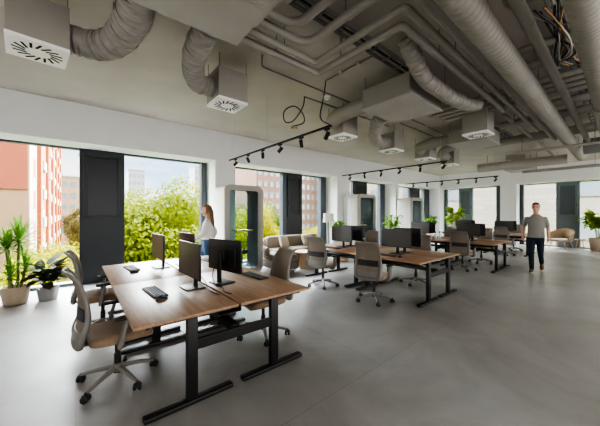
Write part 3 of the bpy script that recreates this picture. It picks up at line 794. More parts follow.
for x, y, z, l in ((.70, 2.04, 3.2, 'large flat air handling unit at the top, left of the pipe bends'), (4.05, 2.30, 3.2, 'air handling unit above the second bench, beside the round duct'),
                (7.45, 2.35, 3.2, 'third air handling unit, over the third bench'), (13.4, 2.6, 3.2, 'farthest small air handling unit by the back wall')):
    place(un, used, (x, y, z), 0, l, G)
flex('wrinkled flexible duct from the first unit to the top left diffuser', [(-.05, 3.63, 3.33), (.12, 3.58, 3.31), (.30, 3.36, 3.30), (.40, 2.95, 3.34), (.40, 2.47, 3.37)], .135, 1)
flex('wrinkled flexible duct from the first unit down to the second diffuser', [(1.0, 2.47, 3.37), (1.0, 2.85, 3.34), (1.08, 3.30, 3.30), (1.25, 3.62, 3.28), (1.48, 3.70, 3.30)], .12, 2)
pipe('round_duct', 'smooth round duct from the second unit to its left diffuser', [(3.75, 2.74, 3.37), (3.75, 3.30, 3.36), (3.85, 3.62, 3.35), (4.04, 3.74, 3.35)], .13, M['duct'], 'duct', smooth=6, n=20)
flex('short wrinkled flexible duct from the second unit to its right diffuser', [(4.35, 2.73, 3.37), (4.5, 3.05, 3.32), (4.95, 3.45, 3.22), (5.5, 3.72, 3.24), (5.95, 3.78, 3.30)], .12, 3)
pipe('round_duct', 'smooth round duct from the third unit to its left diffuser', [(7.15, 2.79, 3.37), (7.15, 3.3, 3.36), (7.3, 3.62, 3.35), (7.64, 3.72, 3.35)], .13, M['duct'], 'duct', smooth=6, n=20)
pipe('round_duct', 'elbow duct from the third unit to the distant diffuser', [(7.75, 2.79, 3.37), (7.95, 3.1, 3.36), (8.6, 3.6, 3.35), (9.19, 3.66, 3.35)], .12, M['duct'], 'duct', smooth=6, n=20)
# long X ducts
spiral('largest ribbed spiral duct running diagonally across the upper right', [(-.6, .84, 3.25), (5, .84, 3.25), (11.8, .84, 3.25)], .115, [(2.8, .84, 3.25), (5.4, .84, 3.25), (8.2, .84, 3.25), (11, .84, 3.25)])
spiral('thick ribbed duct at the right edge of the ceiling', [(-.4, .20, 3.18), (4, .20, 3.18), (6.12, .20, 3.18)], .105, [(3.0, .2, 3.18), (5.6, .2, 3.18)])
o = pipe('round_duct', 'smooth wide duct section behind the right edge duct collar', [(6.1, .20, 3.18), (6.2, .2, 3.18), (9.2, .20, 3.2)], .13, M['duct'], 'duct', hang=[(8, .2, 3.2)], n=24)
pipe('ceiling_pipe', 'smooth pipe between the largest spiral duct and the right edge duct', [(-.6, .58, 3.32), (9.6, .58, 3.32)], .05, M['duct'], hang=[(2.6, .58, 3.32), (4.6, .58, 3.32), (7, .58, 3.32)],
     collars=[((3.25, .58, 3.32), XD), ((5.2, .58, 3.32), XD)])
pipe('oval_duct', 'fat rounded duct stub crossing at the very top right', [(3.05, .72, 3.54), (3.05, .68, 3.54), (3.05, .60, 3.54), (3.05, .4, 3.54), (3.05, .05, 3.54), (3.05, -1.5, 3.54)], [.07, .12, .14, .145, .145, .145], M['duct'], 'duct', n=24)
pipe('ceiling_pipe', 'smooth pipe left of the largest spiral duct', [(-.6, 1.13, 3.42), (9.3, 1.13, 3.42)], .046, M['duct'], hang=[(3, 1.13, 3.42), (5.4, 1.13, 3.42), (8.4, 1.13, 3.42)], collars=[((4.1, 1.13, 3.42), XD), ((6.4, 1.13, 3.42), XD)])
# looped pipes around the first unit
def bend(pts, r=.10):
    """round the inner corners of a polyline"""
    out = [pts[0]]
    for a, b, c in zip(pts, pts[1:], pts[2:]):
        a, b, c = Vector(a), Vector(b), Vector(c); u = (a-b).normalized(); v = (c-b).normalized()
        for k in range(5):
            t = k/4; out.append(b+u*r*(1-t)**2+v*r*t**2)
    return out+[pts[-1]]
pipe('ceiling_pipe', 'outermost square cornered pipe of the bundle bending in front of the first unit', bend([(1.25, 2.60, 3.40), (2.47, 2.60, 3.40), (2.47, 1.40, 3.40), (5.9, 1.40, 3.40)], .06), .040, M['duct'], hang=[(1.8, 2.6, 3.4), (2.47, 2.2, 3.4), (3.3, 1.40, 3.4), (4.8, 1.4, 3.4)])
pipe('ceiling_pipe', 'second square cornered pipe inside the outermost one', bend([(1.25, 2.44, 3.40), (2.27, 2.44, 3.40), (2.27, 1.26, 3.40), (8.0, 1.26, 3.40)], .06), .037, M['duct'], hang=[(1.8, 2.44, 3.4), (2.27, 2.0, 3.4), (3.4, 1.26, 3.4), (5.6, 1.26, 3.4), (7.5, 1.26, 3.4)],
     collars=[((3.1, 1.26, 3.4), XD), ((4.3, 1.26, 3.4), XD)])
pipe('ceiling_pipe', 'round elbowed pipe, third from the outside of the bundle', bend([(1.25, 2.27, 3.42), (1.98, 2.27, 3.42), (1.98, -1.5, 3.42)], .20), .042, M['duct'], hang=[(1.98, 1.7, 3.42), (1.98, .6, 3.42)])
pipe('ceiling_pipe', 'round elbowed innermost pipe nearest the first unit', bend([(1.25, 2.12, 3.42), (1.70, 2.12, 3.42), (1.70, -1.5, 3.42)], .20), .042, M['duct'], hang=[(1.7, 1.5, 3.42), (1.7, .5, 3.42)])
pipe('round_duct', 'short fat duct running off the first unit at the top', [(1.36, 1.85, 3.42), (1.36, -1.5, 3.42)], .085, M['duct'], 'duct', n=20, hang=[(1.36, 1.2, 3.42)])
# crossing pipes near centre right
for k, x in enumerate((5.35, 5.58, 5.82, 6.08)):
    nm = ['nearest', 'second', 'third', 'farthest'][k]
    pipe('ceiling_pipe', '%s of the four thin parallel cross pipes below the unit row' % nm, bend([(x-.15, 2.62-.05*k, 3.60), (x, 2.55-.03*k, 3.52), (x, -.9, 3.52)], .04), .042, M['duct'], hang=[(x, 1.6, 3.52), (x, .4, 3.52)])
flex('curved flexible duct hanging left of the spiral ducts', [(2.95, 1.62, 3.56), (3.05, 1.62, 3.48), (3.45, 1.66, 3.31), (4.1, 1.66, 3.27), (4.75, 1.62, 3.29), (5.15, 1.58, 3.36)], .095, 5)
pipe('ceiling_pipe', 'thin cross pipe spanning under the spiral duct end', [(8.36, 1.9, 3.02), (8.36, -3.5, 3.02)], .034, M['duct'], hang=[(8.36, 1.6, 3.02), (8.36, .4, 3.02)])
pipe('round_duct', 'dark grey lagged cross duct at the right edge near the back', [(9.75, .66, 3.2), (9.75, -3.5, 3.2)], .19, M['duct_dk'], 'duct', n=24, hang=[(9.75, .3, 3.2), (9.75, -1.5, 3.2)])
pipe('ceiling_pipe', 'cross pipe close to the back wall beam', [(12.6, 2.4, 3.05), (12.6, -3.5, 3.05)], .05, M['duct'], hang=[(12.6, 2.0, 3.05), (12.6, .6, 3.05)])
pipe('round_duct', 'wide beige cross duct near the back wall', [(11.9, 3.6, 3.25), (11.9, 1.15, 3.25)], .15, M['duct_lt'], 'duct', n=24, hang=[(11.9, 3.3, 3.25), (11.9, 2.2, 3.25)])
pipe('round_duct', 'wide cross duct over the third bench', [(9.0, 2.6, 3.50), (9.0, -.2, 3.50)], .11, M['duct'], 'duct', n=24, hang=[(9.0, 2.2, 3.5), (9.0, 1.45, 3.5)])
pipe('ceiling_pipe', 'long thin pipe running to the back right of the third unit', [(6.5, 1.52, 3.48), (14.5, 1.52, 3.48)], .04, M['duct'], hang=[(7.6, 1.52, 3.48), (10.4, 1.52, 3.48), (13, 1.52, 3.48)])
pipe('ceiling_pipe', 'thin upper cross pipe seen between spiral duct and pipe', [(4.35, 1.05, 3.60), (4.35, -3.5, 3.60)], .05, M['duct'], hang=[(4.35, .4, 3.6), (4.35, -.5, 3.6)])
pipe('ceiling_pipe', 'upper cross pipe behind the cable bundle', [(4.85, 1.05, 3.58), (4.85, -3.5, 3.58)], .06, M['duct'], hang=[(4.85, .4, 3.58)])
pipe('ceiling_pipe', 'thick upper cross pipe beyond the cable bundle', [(6.55, 1.05, 3.5), (6.55, -3.5, 3.5)], .07, M['duct'], hang=[(6.55, .4, 3.5)])
pipe('ceiling_pipe', 'thick cross pipe under the spiral duct middle', [(7.2, 1.75, 3.46), (7.2, -3.5, 3.46)], .08, M['duct'], hang=[(7.2, .4, 3.46), (7.2, 1.5, 3.46)])
# cable trays
def tray(label, x0, x1, y, z, w_=.16):
    t = MB()
    for s in (-1, 1): t.box(((x0+x1)/2, y+s*w_/2, z), (x1-x0, .012, .05))
    n = int((x1-x0)/.3)
    for k in range(n+1): t.box((x0+(x1-x0)*k/n, y, z-.015), (.02, w_, .012))
    o = tag(t.build('cable_tray', M['duct_dk'], None), label, 'cable tray')
    for k in range(0, n, 5): MB().tube([(x0+(x1-x0)*k/n+.1, y+w_/2, z), (x0+(x1-x0)*k/n+.1, y+w_/2, CZ+.01)], .005, 6).build('hanger', M['duct_dk'], o)
    for k in range(3): MB().tube([(x0+.05, y-.05+k*.04, z), ((x0+x1)/2, y-.04+k*.035, z+.004), (x1-.05, y-.05+k*.04, z)], .013, 8, smooth=4).build('cable', M['blackpl' if k == 1 else 'duct'], o, 60)
    return o
tray('long ladder cable tray crossing above the square cornered pipes', 1.0, 9.5, 1.98, 3.58)
tray('dark cable tray above the smooth pipe at upper right', 2.2, 9.0, .42, 3.60, .14)
o = None
t = thing('cable_bundle', 'loose bundle of tan and black cables hanging between pipes at upper right', 'cables', (0, 0, 0))
rg = random.Random(9)
for k in range(8):
    y = .36+.035*k
    MB().tube([(3.5+rg.uniform(-.05, .1), y, 3.54), (3.9, .45+rg.uniform(-.06, .06), 3.44), (4.3, .44+rg.uniform(-.1, .1), 3.38+rg.uniform(-.05, .05)), (4.75, .40+.03*k, 3.47), (5.1, .36+.03*k, 3.54)], .010, 6, smooth=5).build('cable', M[['copper', 'blackpl', 'blackpl', 'duct_lt'][k % 4]], t, 60)
# thin black conduits on the ceiling
def conduit(label, pts, r=.011):
    o = tag(MB().tube(bend(pts, .05), r, 8).build('conduit', M['duct_dk'], None, 50), label, 'conduit')
    a, b = Vector(pts[0]), Vector(pts[-1])
    for k in (.33, .66):
        p = a.lerp(b, k) if len(pts) == 2 else Vector(pts[1]).lerp(b, k)
        MB().box(p, (.05, .05, .04), .004).build('clip', M['duct_lt'], o)
    return o
conduit('thin dark conduit along the bare ceiling from the corner bend past the smoke detector', [(1.95, 3.15, CZ-.024), (2.1, 3.4, CZ-.024), (9.1, 3.45, CZ-.024)])
conduit('thin dark conduit crossing to the cable drop of the nearest track', [(3.12, 3.10, CZ-.024), (3.12, 2.1, CZ-.024)])
conduit('thin dark conduit ending above the looped cable', [(3.25, 3.78, CZ-.024), (6.0, 3.74, CZ-.024)])
conduit('faint long conduit near the window beam toward the back', [(5.2, 3.12, CZ-.024), (9.6, 3.18, CZ-.024)])
lc = tag(MB().tube([(3.25, 3.78, CZ-.024), (3.22, 3.80, 3.50), (3.10, 3.92, 3.26), (2.98, 4.02, 3.24), (2.95, 4.0, 3.42), (3.10, 3.9, 3.52), (3.26, 3.84, 3.40), (3.28, 3.84, 3.24), (3.12, 3.92, 3.165)], .009, 8, smooth=8).build('looped_cable', M['blackpl'], None, 80),
    'black cable coiling in a loose loop below the ceiling, brass piece at its end', 'cable')
eb = MB().lathe([(.055, -.01), (.06, 0), (.06, .03), (.05, .045)], (3.12, 3.92, 3.11), 20).build('end_box', M['brass'], lc, 40)
MB().lathe([(.02, .044), (.018, .06)], (3.12, 3.92, 3.11), 12).build('gland', M['blackpl'], eb, 40)
t = thing('smoke_detector', 'small white round smoke detector on the ceiling', 'smoke detector', (3.6, 3.55, CZ))
MB().lathe([(.03, -.05), (.055, -.045), (.06, -.02), (.07, -.015), (.07, .005)], n=24).build('detector_body', M['white'], t, 40)
MB().lathe([(.045, -.049), (.046, -.046)], n=20).build('detector_grille', M['duct_lt'], t)
tag(MB().tube([(3.12, 3.10, CZ-.024), (3.05, 3.08, 3.4), (2.85, 2.95, 3.0), (2.70, 2.62, 2.78)], .008, 8, smooth=6).build('track_feed_cable', M['blackpl'], None, 80),
    'black feed cable dropping to the near end of the nearest track light', 'cable')

# ------------------------------------------------------------------ track lights
def make_track():
    t = thing('track_light', '', 'light')
    Ln = 3.2
    MB().box((0, 0, 0), (.028, Ln, .03), .003).build('track', M['black'], t)
    rg = random.Random(4)
    for k in range(6):
        y = -Ln/2+.08+k*(Ln-.4)/5*1.0
        s = MB(); s.box((0, y, -.03), (.03, .09, .03), .004); s.tube([(0, y, -.04), (0, y, -.09)], .008, 8)
        so = s.build('spot_adapter', M['black'], t, 40)
        az = rg.uniform(0, 6.28); d = Vector((math.cos(az)*.65, math.sin(az)*.65, -.75)).normalized(); c = Vector((0, y, -.12))
        h = MB().tube([c-d*.055, c-d*.05, c+d*.05, c+d*.055], [.024, .029, .029, .027], 16); ho = h.build('spot_head', M['black'], so, 40)
        MB().tube([c+d*.050, c+d*.0562], .022, 16).build('lens', M['steel'], ho, 40)
    for y in (-1.45, 0, 1.45):
        MB().tube([(0, y, .01), (0, y, CZ-2.75+.01)], .0025, 5).build('suspension_wire', M['steel'], t)
    return t
tk = make_track(); used = []
G = 'suspended black track lights with six spots'
place(tk, used, (2.70, 4.18, 2.75), 0, 'suspended black spot track nearest the camera, above the first phone booth', G)
place(tk, used, (6.60, 4.22, 2.75), 0, 'suspended black spot track second from the camera, above the second bench', G)
place(tk, used, (10.55, 4.22, 2.75), 0, 'farthest suspended black spot track, toward the room corner', G)

# ------------------------------------------------------------------ people
def evalmesh(mb, voxel, smooth_it=4):
    me = bpy.data.meshes.new('tmp'); bmesh.ops.recalc_face_normals(mb.bm, faces=mb.bm.faces); mb.bm.to_mesh(me); mb.bm.free()
    o = bpy.data.objects.new('tmp', me); COL.objects.link(o)
    r = o.modifiers.new('r', 'REMESH'); r.mode = 'VOXEL'; r.voxel_size = voxel
    s = o.modifiers.new('s', 'SMOOTH'); s.iterations = smooth_it; s.factor = .5
    dg = bpy.context.evaluated_depsgraph_get(); dg.update()
    new = bpy.data.meshes.new_from_object(o.evaluated_get(dg))
    COL.objects.unlink(o); bpy.data.objects.remove(o)
    return new
def bodyobj(name, mb, m, voxel, parent, it=4):
    me = evalmesh(mb, voxel, it); me.name = name; me.materials.clear(); me.materials.append(m)
    for p in me.polygons: p.use_smooth = True
    o = bpy.data.objects.new(name, me); COL.objects.link(o); o.parent = parent; return o
def limb(mb, pts, rs, n=14, flat=None):
    mb.tube(pts, rs, n, smooth=4, flat=flat)
    mb.sphere(pts[0], rs[0], u=12, v=8); mb.sphere(pts[-1], rs[-1], u=12, v=8)
def loft(mb, secs, n=20):
    """secs: (cx, cy, z, depth, width) ellipse rings"""
    rings = [[mb.bm.verts.new((cx+dx*math.cos(2*PI*j/n), cy+wy*math.sin(2*PI*j/n), z)) for j in range(n)] for cx, cy, z, dx, wy in secs]
    for A, B in zip(rings, rings[1:]):
        for j in range(n): mb.bm.faces.new((A[j], A[(j+1) % n], B[(j+1) % n], B[j]))
    mb.bm.faces.new(rings[0][::-1]); mb.bm.faces.new(rings[-1])
def hand(mb, wrist, d, palm_n, sgn, s=1.0):
    """wrist point, direction of the fingers, palm normal; sgn picks the thumb side"""
    wrist = Vector(wrist); d = Vector(d).normalized(); nrm = Vector(palm_n); nrm = (nrm-d*nrm.dot(d)).normalized(); sd = d.cross(nrm)*sgn
    pc = wrist+d*.05*s
    limb(mb, [wrist, pc, wrist+d*.088*s], [.024*s, .030*s, .030*s], flat=(1, 1))
    for k, (o_, ln) in enumerate(((.030, .068), (.010, .076), (-.010, .070), (-.029, .055))):
        b = wrist+d*.088*s+sd*o_*s; k1 = b+d*ln*.42*s+nrm*.008*s; k2 = k1+(d*.8+nrm*.5).normalized()*ln*.33*s; k3 = k2+(d*.5+nrm*.8).normalized()*ln*.28*s
        limb(mb, [b-d*.02*s, b, k1, k2, k3], [.0100*s, .0098*s, .0092*s, .0085*s, .0075*s], 8)
    b = wrist+d*.03*s+sd*.028*s; t1 = b+(d*.7+sd*.6+nrm*.3).normalized()*.035*s; t2 = t1+(d*.9+sd*.2+nrm*.3).normalized()*.032*s
    limb(mb, [b, t1, t2], [.0125*s, .011*s, .009*s], 8)
def shoe(parent, ankle, yaw, pitch, m):
    """ankle = floor point below the ankle joint"""
    t = MB()
    t.sphere((.0, 0, .055), .05, 1.05, .85, 1.1); t.sphere((.10, 0, .04), .052, 1.5, .88, .75); t.sphere((.05, 0, .05), .05, 1.5, .85, .9)
    o = bodyobj('shoe', t, M[m], .012, parent, 3); o.location = ankle; o.rotation_euler = (0, R(pitch), R(yaw))
    sl = MB()
    outl = []
    for k in range(24):
        a = 2*PI*k/24; outl.append((.062+.125*math.cos(a), .047*math.sin(a)*(1.0+.12*math.cos(a))))
    sl.prism(outl, 0, .018, 'z'); sl.build('sole', M['sole'], o, 40)
    return o
def head(mb, c, s=1.0):
    c = Vector(c)
    mb.sphere(c+Vector((-.006, 0, .02))*s, .098*s, 1.0, .80, 1.08); mb.sphere(c+Vector((.020, 0, -.05))*s, .068*s, 1.0, .88, 1.1)
    mb.sphere(c+Vector((.052, 0, -.098))*s, .030*s, .9, 1.1, .8)
    limb(mb, [c+Vector((.088, 0, .012))*s, c+Vector((.106, 0, -.028))*s], [.009*s, .015*s], 8)
    for q in (-1, 1):
        mb.sphere(c+Vector((-.005, q*.080, -.008))*s, .03*s, .7, .28, 1.05)
        mb.sphere(c+Vector((.078, q*.033, .028))*s, .017*s, .8, 1.5, .5)
def face(par, c, s=1.0):
    c = Vector(c)
    for q in (-1, 1): MB().sphere(c+Vector((.082, q*.032, .008))*s, .011*s, .9, 1.25, .8).build('eye', M['eye'], par, 80)
    MB().sphere(c+Vector((.083, 0, -.068))*s, .022*s, .35, 1.15, .28).build('mouth', M['lip'], par, 80)

# --- man walking towards the camera; local frame: +x forward, +y his left
mn = thing('person', 'man in grey t-shirt and dark jeans walking towards the camera at right', 'person', (9.34, 1.50, 0), R(186))
HC = Vector((.05, 0, 1.69))
rh, lh = Vector((0, -.085, .93)), Vector((0, .085, .93))
rk, ra = Vector((.16, -.085, .50)), Vector((.15, -.075, .09))         # right leg planted in front
lk, la = Vector((.07, .095, .50)), Vector((-.28, .10, .21))           # left leg trailing, heel lifting
rs_, ls_ = Vector((.0, -.172, 1.40)), Vector((.0, .172, 1.40))
re_, rw_ = Vector((-.15, -.25, 1.18)), Vector((-.10, -.27, .93))      # right arm swings back
le_, lw_ = Vector((-.02, .235, 1.15)), Vector((.12, .245, .92))
b = MB(); head(b, HC)
limb(b, [HC+Vector((-.035, 0, -.08)), (.0, 0, 1.49)], [.058, .062])
loft(b, [(0, 0, .84, .08, .13), (0, 0, .95, .10, .155), (0, 0, 1.08, .095, .14), (0, 0, 1.25, .11, .16), (0, 0, 1.36, .105, .16), (0, 0, 1.43, .075, .11), (0, 0, 1.50, .05, .062)])
for s_, e_, w_, sg in ((rs_, re_, rw_, -1), (ls_, le_, lw_, 1)):
    limb(b, [s_, s_.lerp(e_, .5), e_, e_.lerp(w_, .35), w_], [.050, .045, .038, .037, .026]); d = (w_-e_).normalized()
    hand(b, w_, d, (.2, -sg, 0), -1 if sg > 0 else 1)
for h_, k_, a_ in ((rh, rk, ra), (lh, lk, la)):
    limb(b, [h_, h_.lerp(k_, .5), k_, k_.lerp(a_, .35), a_], [.075, .07, .052, .05, .036])
bd = bodyobj('body', b, M['skin'], .008, mn, 3)
face(mn, HC)
c = MB()
loft(c, [(0, 0, .90, .125, .180), (0, 0, .98, .125, .178), (0, 0, 1.10, .120, .168), (0, 0, 1.25, .125, .178), (0, 0, 1.36, .125, .182), (0, 0, 1.42, .105, .165), (0, 0, 1.47, .08, .115), (0, 0, 1.515, .062, .075)])
for s_, e_ in ((rs_, re_), (ls_, le_)): limb(c, [s_, s_.lerp(e_, .35), s_.lerp(e_, .72)], [.060, .060, .056])
bodyobj('t_shirt', c, M['tshirt'], .012, mn, 5)
c = MB(); loft(c, [(0, 0, .80, .09, .15), (0, 0, .88, .118, .172), (0, 0, .96, .115, .168)])
for h_, k_, a_ in ((rh, rk, ra), (lh, lk, la)):
    limb(c, [h_+Vector((0, 0, -.02)), h_.lerp(k_, .5), k_, k_.lerp(a_, .5), a_+(k_-a_).normalized()*.02], [.088, .078, .062, .056, .051])
bodyobj('jeans', c, M['jeans'], .012, mn, 4)
shoe(mn, (.15-.02, -.075, 0), -4, 0, 'shoe'); shoe(mn, (-.33, .10, .115), 4, 38, 'shoe')
c = MB(); c.sphere(HC+Vector((-.014, 0, .035)), .107, 1.0, .83, 1.04, u=20, v=14); c.sphere(HC+Vector((-.055, 0, -.03)), .072, .75, 1.0, 1.0)
hm = evalmesh(c, .008, 4); 
def cut_front(me, c, x, z):
    bm_ = bmesh.new(); bm_.from_mesh(me)
    dl = [v for v in bm_.verts if (v.co.x-c.x) > x+(.0 if v.co.z-c.z > z else -.04)*1 and v.co.z-c.z < z]
    bmesh.ops.delete(bm_, geom=dl, context='VERTS'); bm_.to_mesh(me); bm_.free()
cut_front(hm, HC, .04, .075)
hm.materials.clear(); hm.materials.append(M['hairb'])
for p in hm.polygons: p.use_smooth = True
ho = bpy.data.objects.new('hair', hm); COL.objects.link(ho); ho.parent = mn

# --- woman walking left behind the foreground bench
wm = thing('person', 'woman with long brown hair in white top and blue jeans by the first phone booth', 'person', (2.22, 5.80, 0), R(152))
HC = Vector((.04, 0, 1.60))
rh, lh = Vector((0, -.085, .90)), Vector((0, .085, .90))
rk, ra = Vector((.17, -.08, .48)), Vector((.22, -.07, .085)); lk, la = Vector((-.02, .08, .46)), Vector((-.26, .08, .12))
rs_, ls_ = Vector((0, -.165, 1.36)), Vector((0, .165, 1.36))
re_, rw_ = Vector((-.12, -.225, 1.12)), Vector((-.02, -.25, .90)); le_, lw_ = Vector((.08, .225, 1.10)), Vector((.28, .20, 1.0))
b = MB(); head(b, HC, .95); limb(b, [HC+Vector((-.035, 0, -.08)), (0, 0, 1.41)], [.048, .052])
loft(b, [(0, 0, .82, .08, .13), (0, 0, .92, .10, .155), (0, 0, 1.05, .08, .12), (0, 0, 1.20, .10, .14), (0, 0, 1.30, .09, .15), (0, 0, 1.38, .065, .12), (0, 0, 1.42, .045, .06)])
for s_, e_, w_, sg in ((rs_, re_, rw_, -1), (ls_, le_, lw_, 1)):
    limb(b, [s_, s_.lerp(e_, .5), e_, e_.lerp(w_, .35), w_], [.045, .040, .034, .033, .023]); hand(b, w_, (w_-e_).normalized(), (.2, -sg, 0), -1 if sg > 0 else 1, .9)
for h_, k_, a_ in ((rh, rk, ra), (lh, lk, la)): limb(b, [h_, h_.lerp(k_, .5), k_, k_.lerp(a_, .35), a_], [.078, .07, .050, .048, .033])
bodyobj('body', b, M['skin'], .008, wm, 3); face(wm, HC, .95)
c = MB()
loft(c, [(0, 0, .98, .135, .175), (0, 0, 1.06, .13, .165), (0, 0, 1.20, .13, .165), (0, 0, 1.29, .12, .175), (0, 0, 1.36, .09, .165), (0, 0, 1.41, .06, .09), (0, 0, 1.43, .052, .065)])
for s_, e_, w_ in ((rs_, re_, rw_), (ls_, le_, lw_)): limb(c, [s_*.96+Vector((0, 0, .04)), s_.lerp(e_, .5), e_, e_.lerp(w_, .75)], [.060, .058, .054, .046])
bodyobj('blouse', c, M['blouse'], .012, wm, 5)
c = MB(); loft(c, [(0, 0, .78, .10, .15), (0, 0, .88, .12, .175), (0, 0, .99, .105, .150), (0, 0, 1.03, .10, .14)])
for h_, k_, a_ in ((rh, rk, ra), (lh, lk, la)): limb(c, [h_+Vector((0, 0, -.02)), h_.lerp(k_, .5), k_, k_.lerp(a_, .5), a_], [.098, .09, .080, .078, .076])
bodyobj('jeans', c, M['jeans2'], .012, wm, 4)
shoe(wm, (.20, -.07, 0), -3, 0, 'sole'); shoe(wm, (-.30, .08, .035), 3, 30, 'sole')
c = MB(); c.sphere(HC+Vector((-.016, 0, .030)), .108, 1.0, .86, 1.05, u=20, v=14)
loft(c, [(-.085, 0, 1.18, .03, .07), (-.085, 0, 1.28, .045, .10), (-.070, 0, 1.40, .055, .105), (-.050, 0, 1.52, .065, .098), (-.03, 0, 1.62, .075, .09)])
hm = evalmesh(c, .009, 4); cut_front(hm, HC, .035, .07)
hm.materials.clear(); hm.materials.append(M['hairl'])
for p in hm.polygons: p.use_smooth = True
ho = bpy.data.objects.new('hair', hm); COL.objects.link(ho); ho.parent = wm

# ------------------------------------------------------------------ outside: trees and buildings
GZ = -9.0
struct(MB().box((40, 60, GZ-.25), (260, 260, .5)).build('ground', M['ground']))
def make_tree(seed, m, n=30000, rad=4.2, hgt=9.5, leafs=.29):
    rg = random.Random(seed); t = thing('leafy_tree', '', 'tree')
    tr = MB().tube([(0, 0, 0), (.1, .05, hgt*.3), (.0, .1, hgt*.55), (.2, 0, hgt*.8)], [.32, .26, .18, .06], 10, smooth=3)
    for k in range(7):
        a = k*2.4; z = hgt*(.38+.05*k); tr.tube([(0, 0, z), (math.cos(a)*rad*.25, math.sin(a)*rad*.25, z+.9), (math.cos(a)*rad*.45, math.sin(a)*rad*.45, z+1.2)], [.10, .06, .02], 6)
    tr.build('trunk', M['bark'], t, 60)
    f = MB(); blobs = []
    for k in range(26):
        a = rg.uniform(0, 6.28); z = rg.uniform(-1, 1); q = math.sqrt(1-z*z)*rg.uniform(.55, 1)
        blobs.append((Vector((math.cos(a)*q*rad*.72, math.sin(a)*q*rad*.72, hgt*.64+z*hgt*.27)), rg.uniform(.9, 1.7)*rad/4.2))
    for k in range(n):
        c, br = blobs[k % len(blobs)]
        d = Vector((rg.gauss(0, 1), rg.gauss(0, 1), rg.gauss(0, 1))).normalized(); p = c+d*br*(rg.uniform(.75, 1.05) if k % 3 else rg.uniform(.2, .8))
        nn = (d+Vector((rg.uniform(-.8, .8), rg.uniform(-.8, .8), rg.uniform(-.4, .9)))).normalized()
        u = nn.orthogonal().normalized(); v = nn.cross(u); s = leafs*rg.uniform(.5, 1.0)
        an = rg.uniform(0, 6.28); u2 = u*math.cos(an)+v*math.sin(an); v2 = nn.cross(u2)
        f.poly([p-u2*s*.5, p+v2*s*.28, p+u2*s*.5, p-v2*s*.28])
    fo = f.build('crown', m, t); return t
protos = {}
def tree(kind, x, y, sc_, label, dz=0):
    if kind not in protos:
        protos[kind] = make_tree(*{'a': (21, M['tree1']), 'b': (22, M['tree2']), 'c': (23, M['tree3']), 'd': (24, M['tree4'])}[kind]); o = protos[kind]
    else: o = dup(protos[kind], (0, 0, 0))
    o.location = (x, y, GZ); o.scale = (sc_[0], sc_[0], sc_[1]); o.rotation_euler = (0, 0, random.uniform(0, 6))
    o['label'] = label; o['group'] = 'trees outside the left windows'
TR = [('a', 5.3, 18.5, (1.12, 1.29), 'large yellow green tree filling the window left of the first phone booth'),
      ('a', 4.0, 25.5, (.78, 1.26), 'smaller yellow green tree just right of the dark window panel'),
      ('b', 10.5, 25.0, (.9, 1.30), 'green tree behind the walking woman'),
      ('c', 2.6, 13.4, (.5, .86), 'low bright yellow green tree under the big tree, left of the woman'),
      ('a', 6.4, 12.9, (.5, .86), 'low yellow green tree outside, right below the big tree'),
      ('d', 1.2, 84, (1.1, 1.25), 'olive brown tree between the salmon block and the dark window panel'),
      ('d', 1.3, 60, (.7, 1.05), 'olive tree beside the dark window panel edge'),
      ('c', -.9, 25, (.6, .86), 'low sunny yellow green tree behind the rubber plant'),
      ('a', -1.7, 19.5, (.55, .90), 'low green tree behind the dracaena'),
      ('c', -1.1, 13.0, (.55, .93), 'lowest yellow green bush tree outside the left edge window'),
      ('c', .3, 17.5, (.5, .87), 'low yellow bush tree at the foot of the dark window panel'),
      ('c', 11.0, 18.5, (.55, 1.13), 'yellow green tree seen through the first phone booth'),
      ('b', 17.5, 28, (.7, 1.22), 'dark green tree right of the first phone booth, before the brick tower'),
      ('c', 13.6, 21, (.5, 1.0), 'bright yellow green bush tree low behind the sofa'),
      ('c', 17.0, 18.0, (.5, .95), 'yellow bush tree behind the sofa, right of the second dark panel'),
      ('a', 25.5, 33, (.6, .95), 'green tree seen low through the window past the middle phone booth'),
]
for k, x, y, s, l in TR: tree(k, x, y, s, l)
def block(name, label, x0, x1, y0, y1, z1, m, wins, wm_='winext', extra=None):
    t = thing(name, label, 'building', ((x0+x1)/2, (y0+y1)/2, GZ))
    hx, hy = (x1-x0)/2, (y1-y0)/2
    MB().box((0, 0, (z1-GZ)/2), (x1-x0, y1-y0, z1-GZ)).build('walls', m, t)
    MB().box((0, 0, z1-GZ+.2), (x1-x0+.5, y1-y0+.5, .4)).build('roof_edge', M['greyb'], t)
    cnt = 0
    proto_ = {}
    for face_, a0, a1, na, zz0, zz1, nz, ww, wh in wins:
        key = (face_, ww, wh)
        for i in range(na):
            for j in range(nz):
                a = a0+(a1-a0)*(i+.5)/na; z = zz0+(zz1-zz0)*(j+.5)/nz-GZ
                if key not in proto_:
                    d = (ww, .16, wh) if face_ in 'ns' else (.16, ww, wh)
                    o = MB().box((0, 0, 0), d).build('window', M[wm_], t); proto_[key] = o
                else:
                    o = proto_[key].copy(); COL.objects.link(o); o.parent = t
                o.location = {'s': (a-(x0+x1)/2, -hy, z), 'w': (-hx, a-(y0+y1)/2, z), 'e': (hx, a-(y0+y1)/2, z), 'n': (a-(x0+x1)/2, hy, z)}[face_]
    if extra: extra(t, hx, hy)
    return t
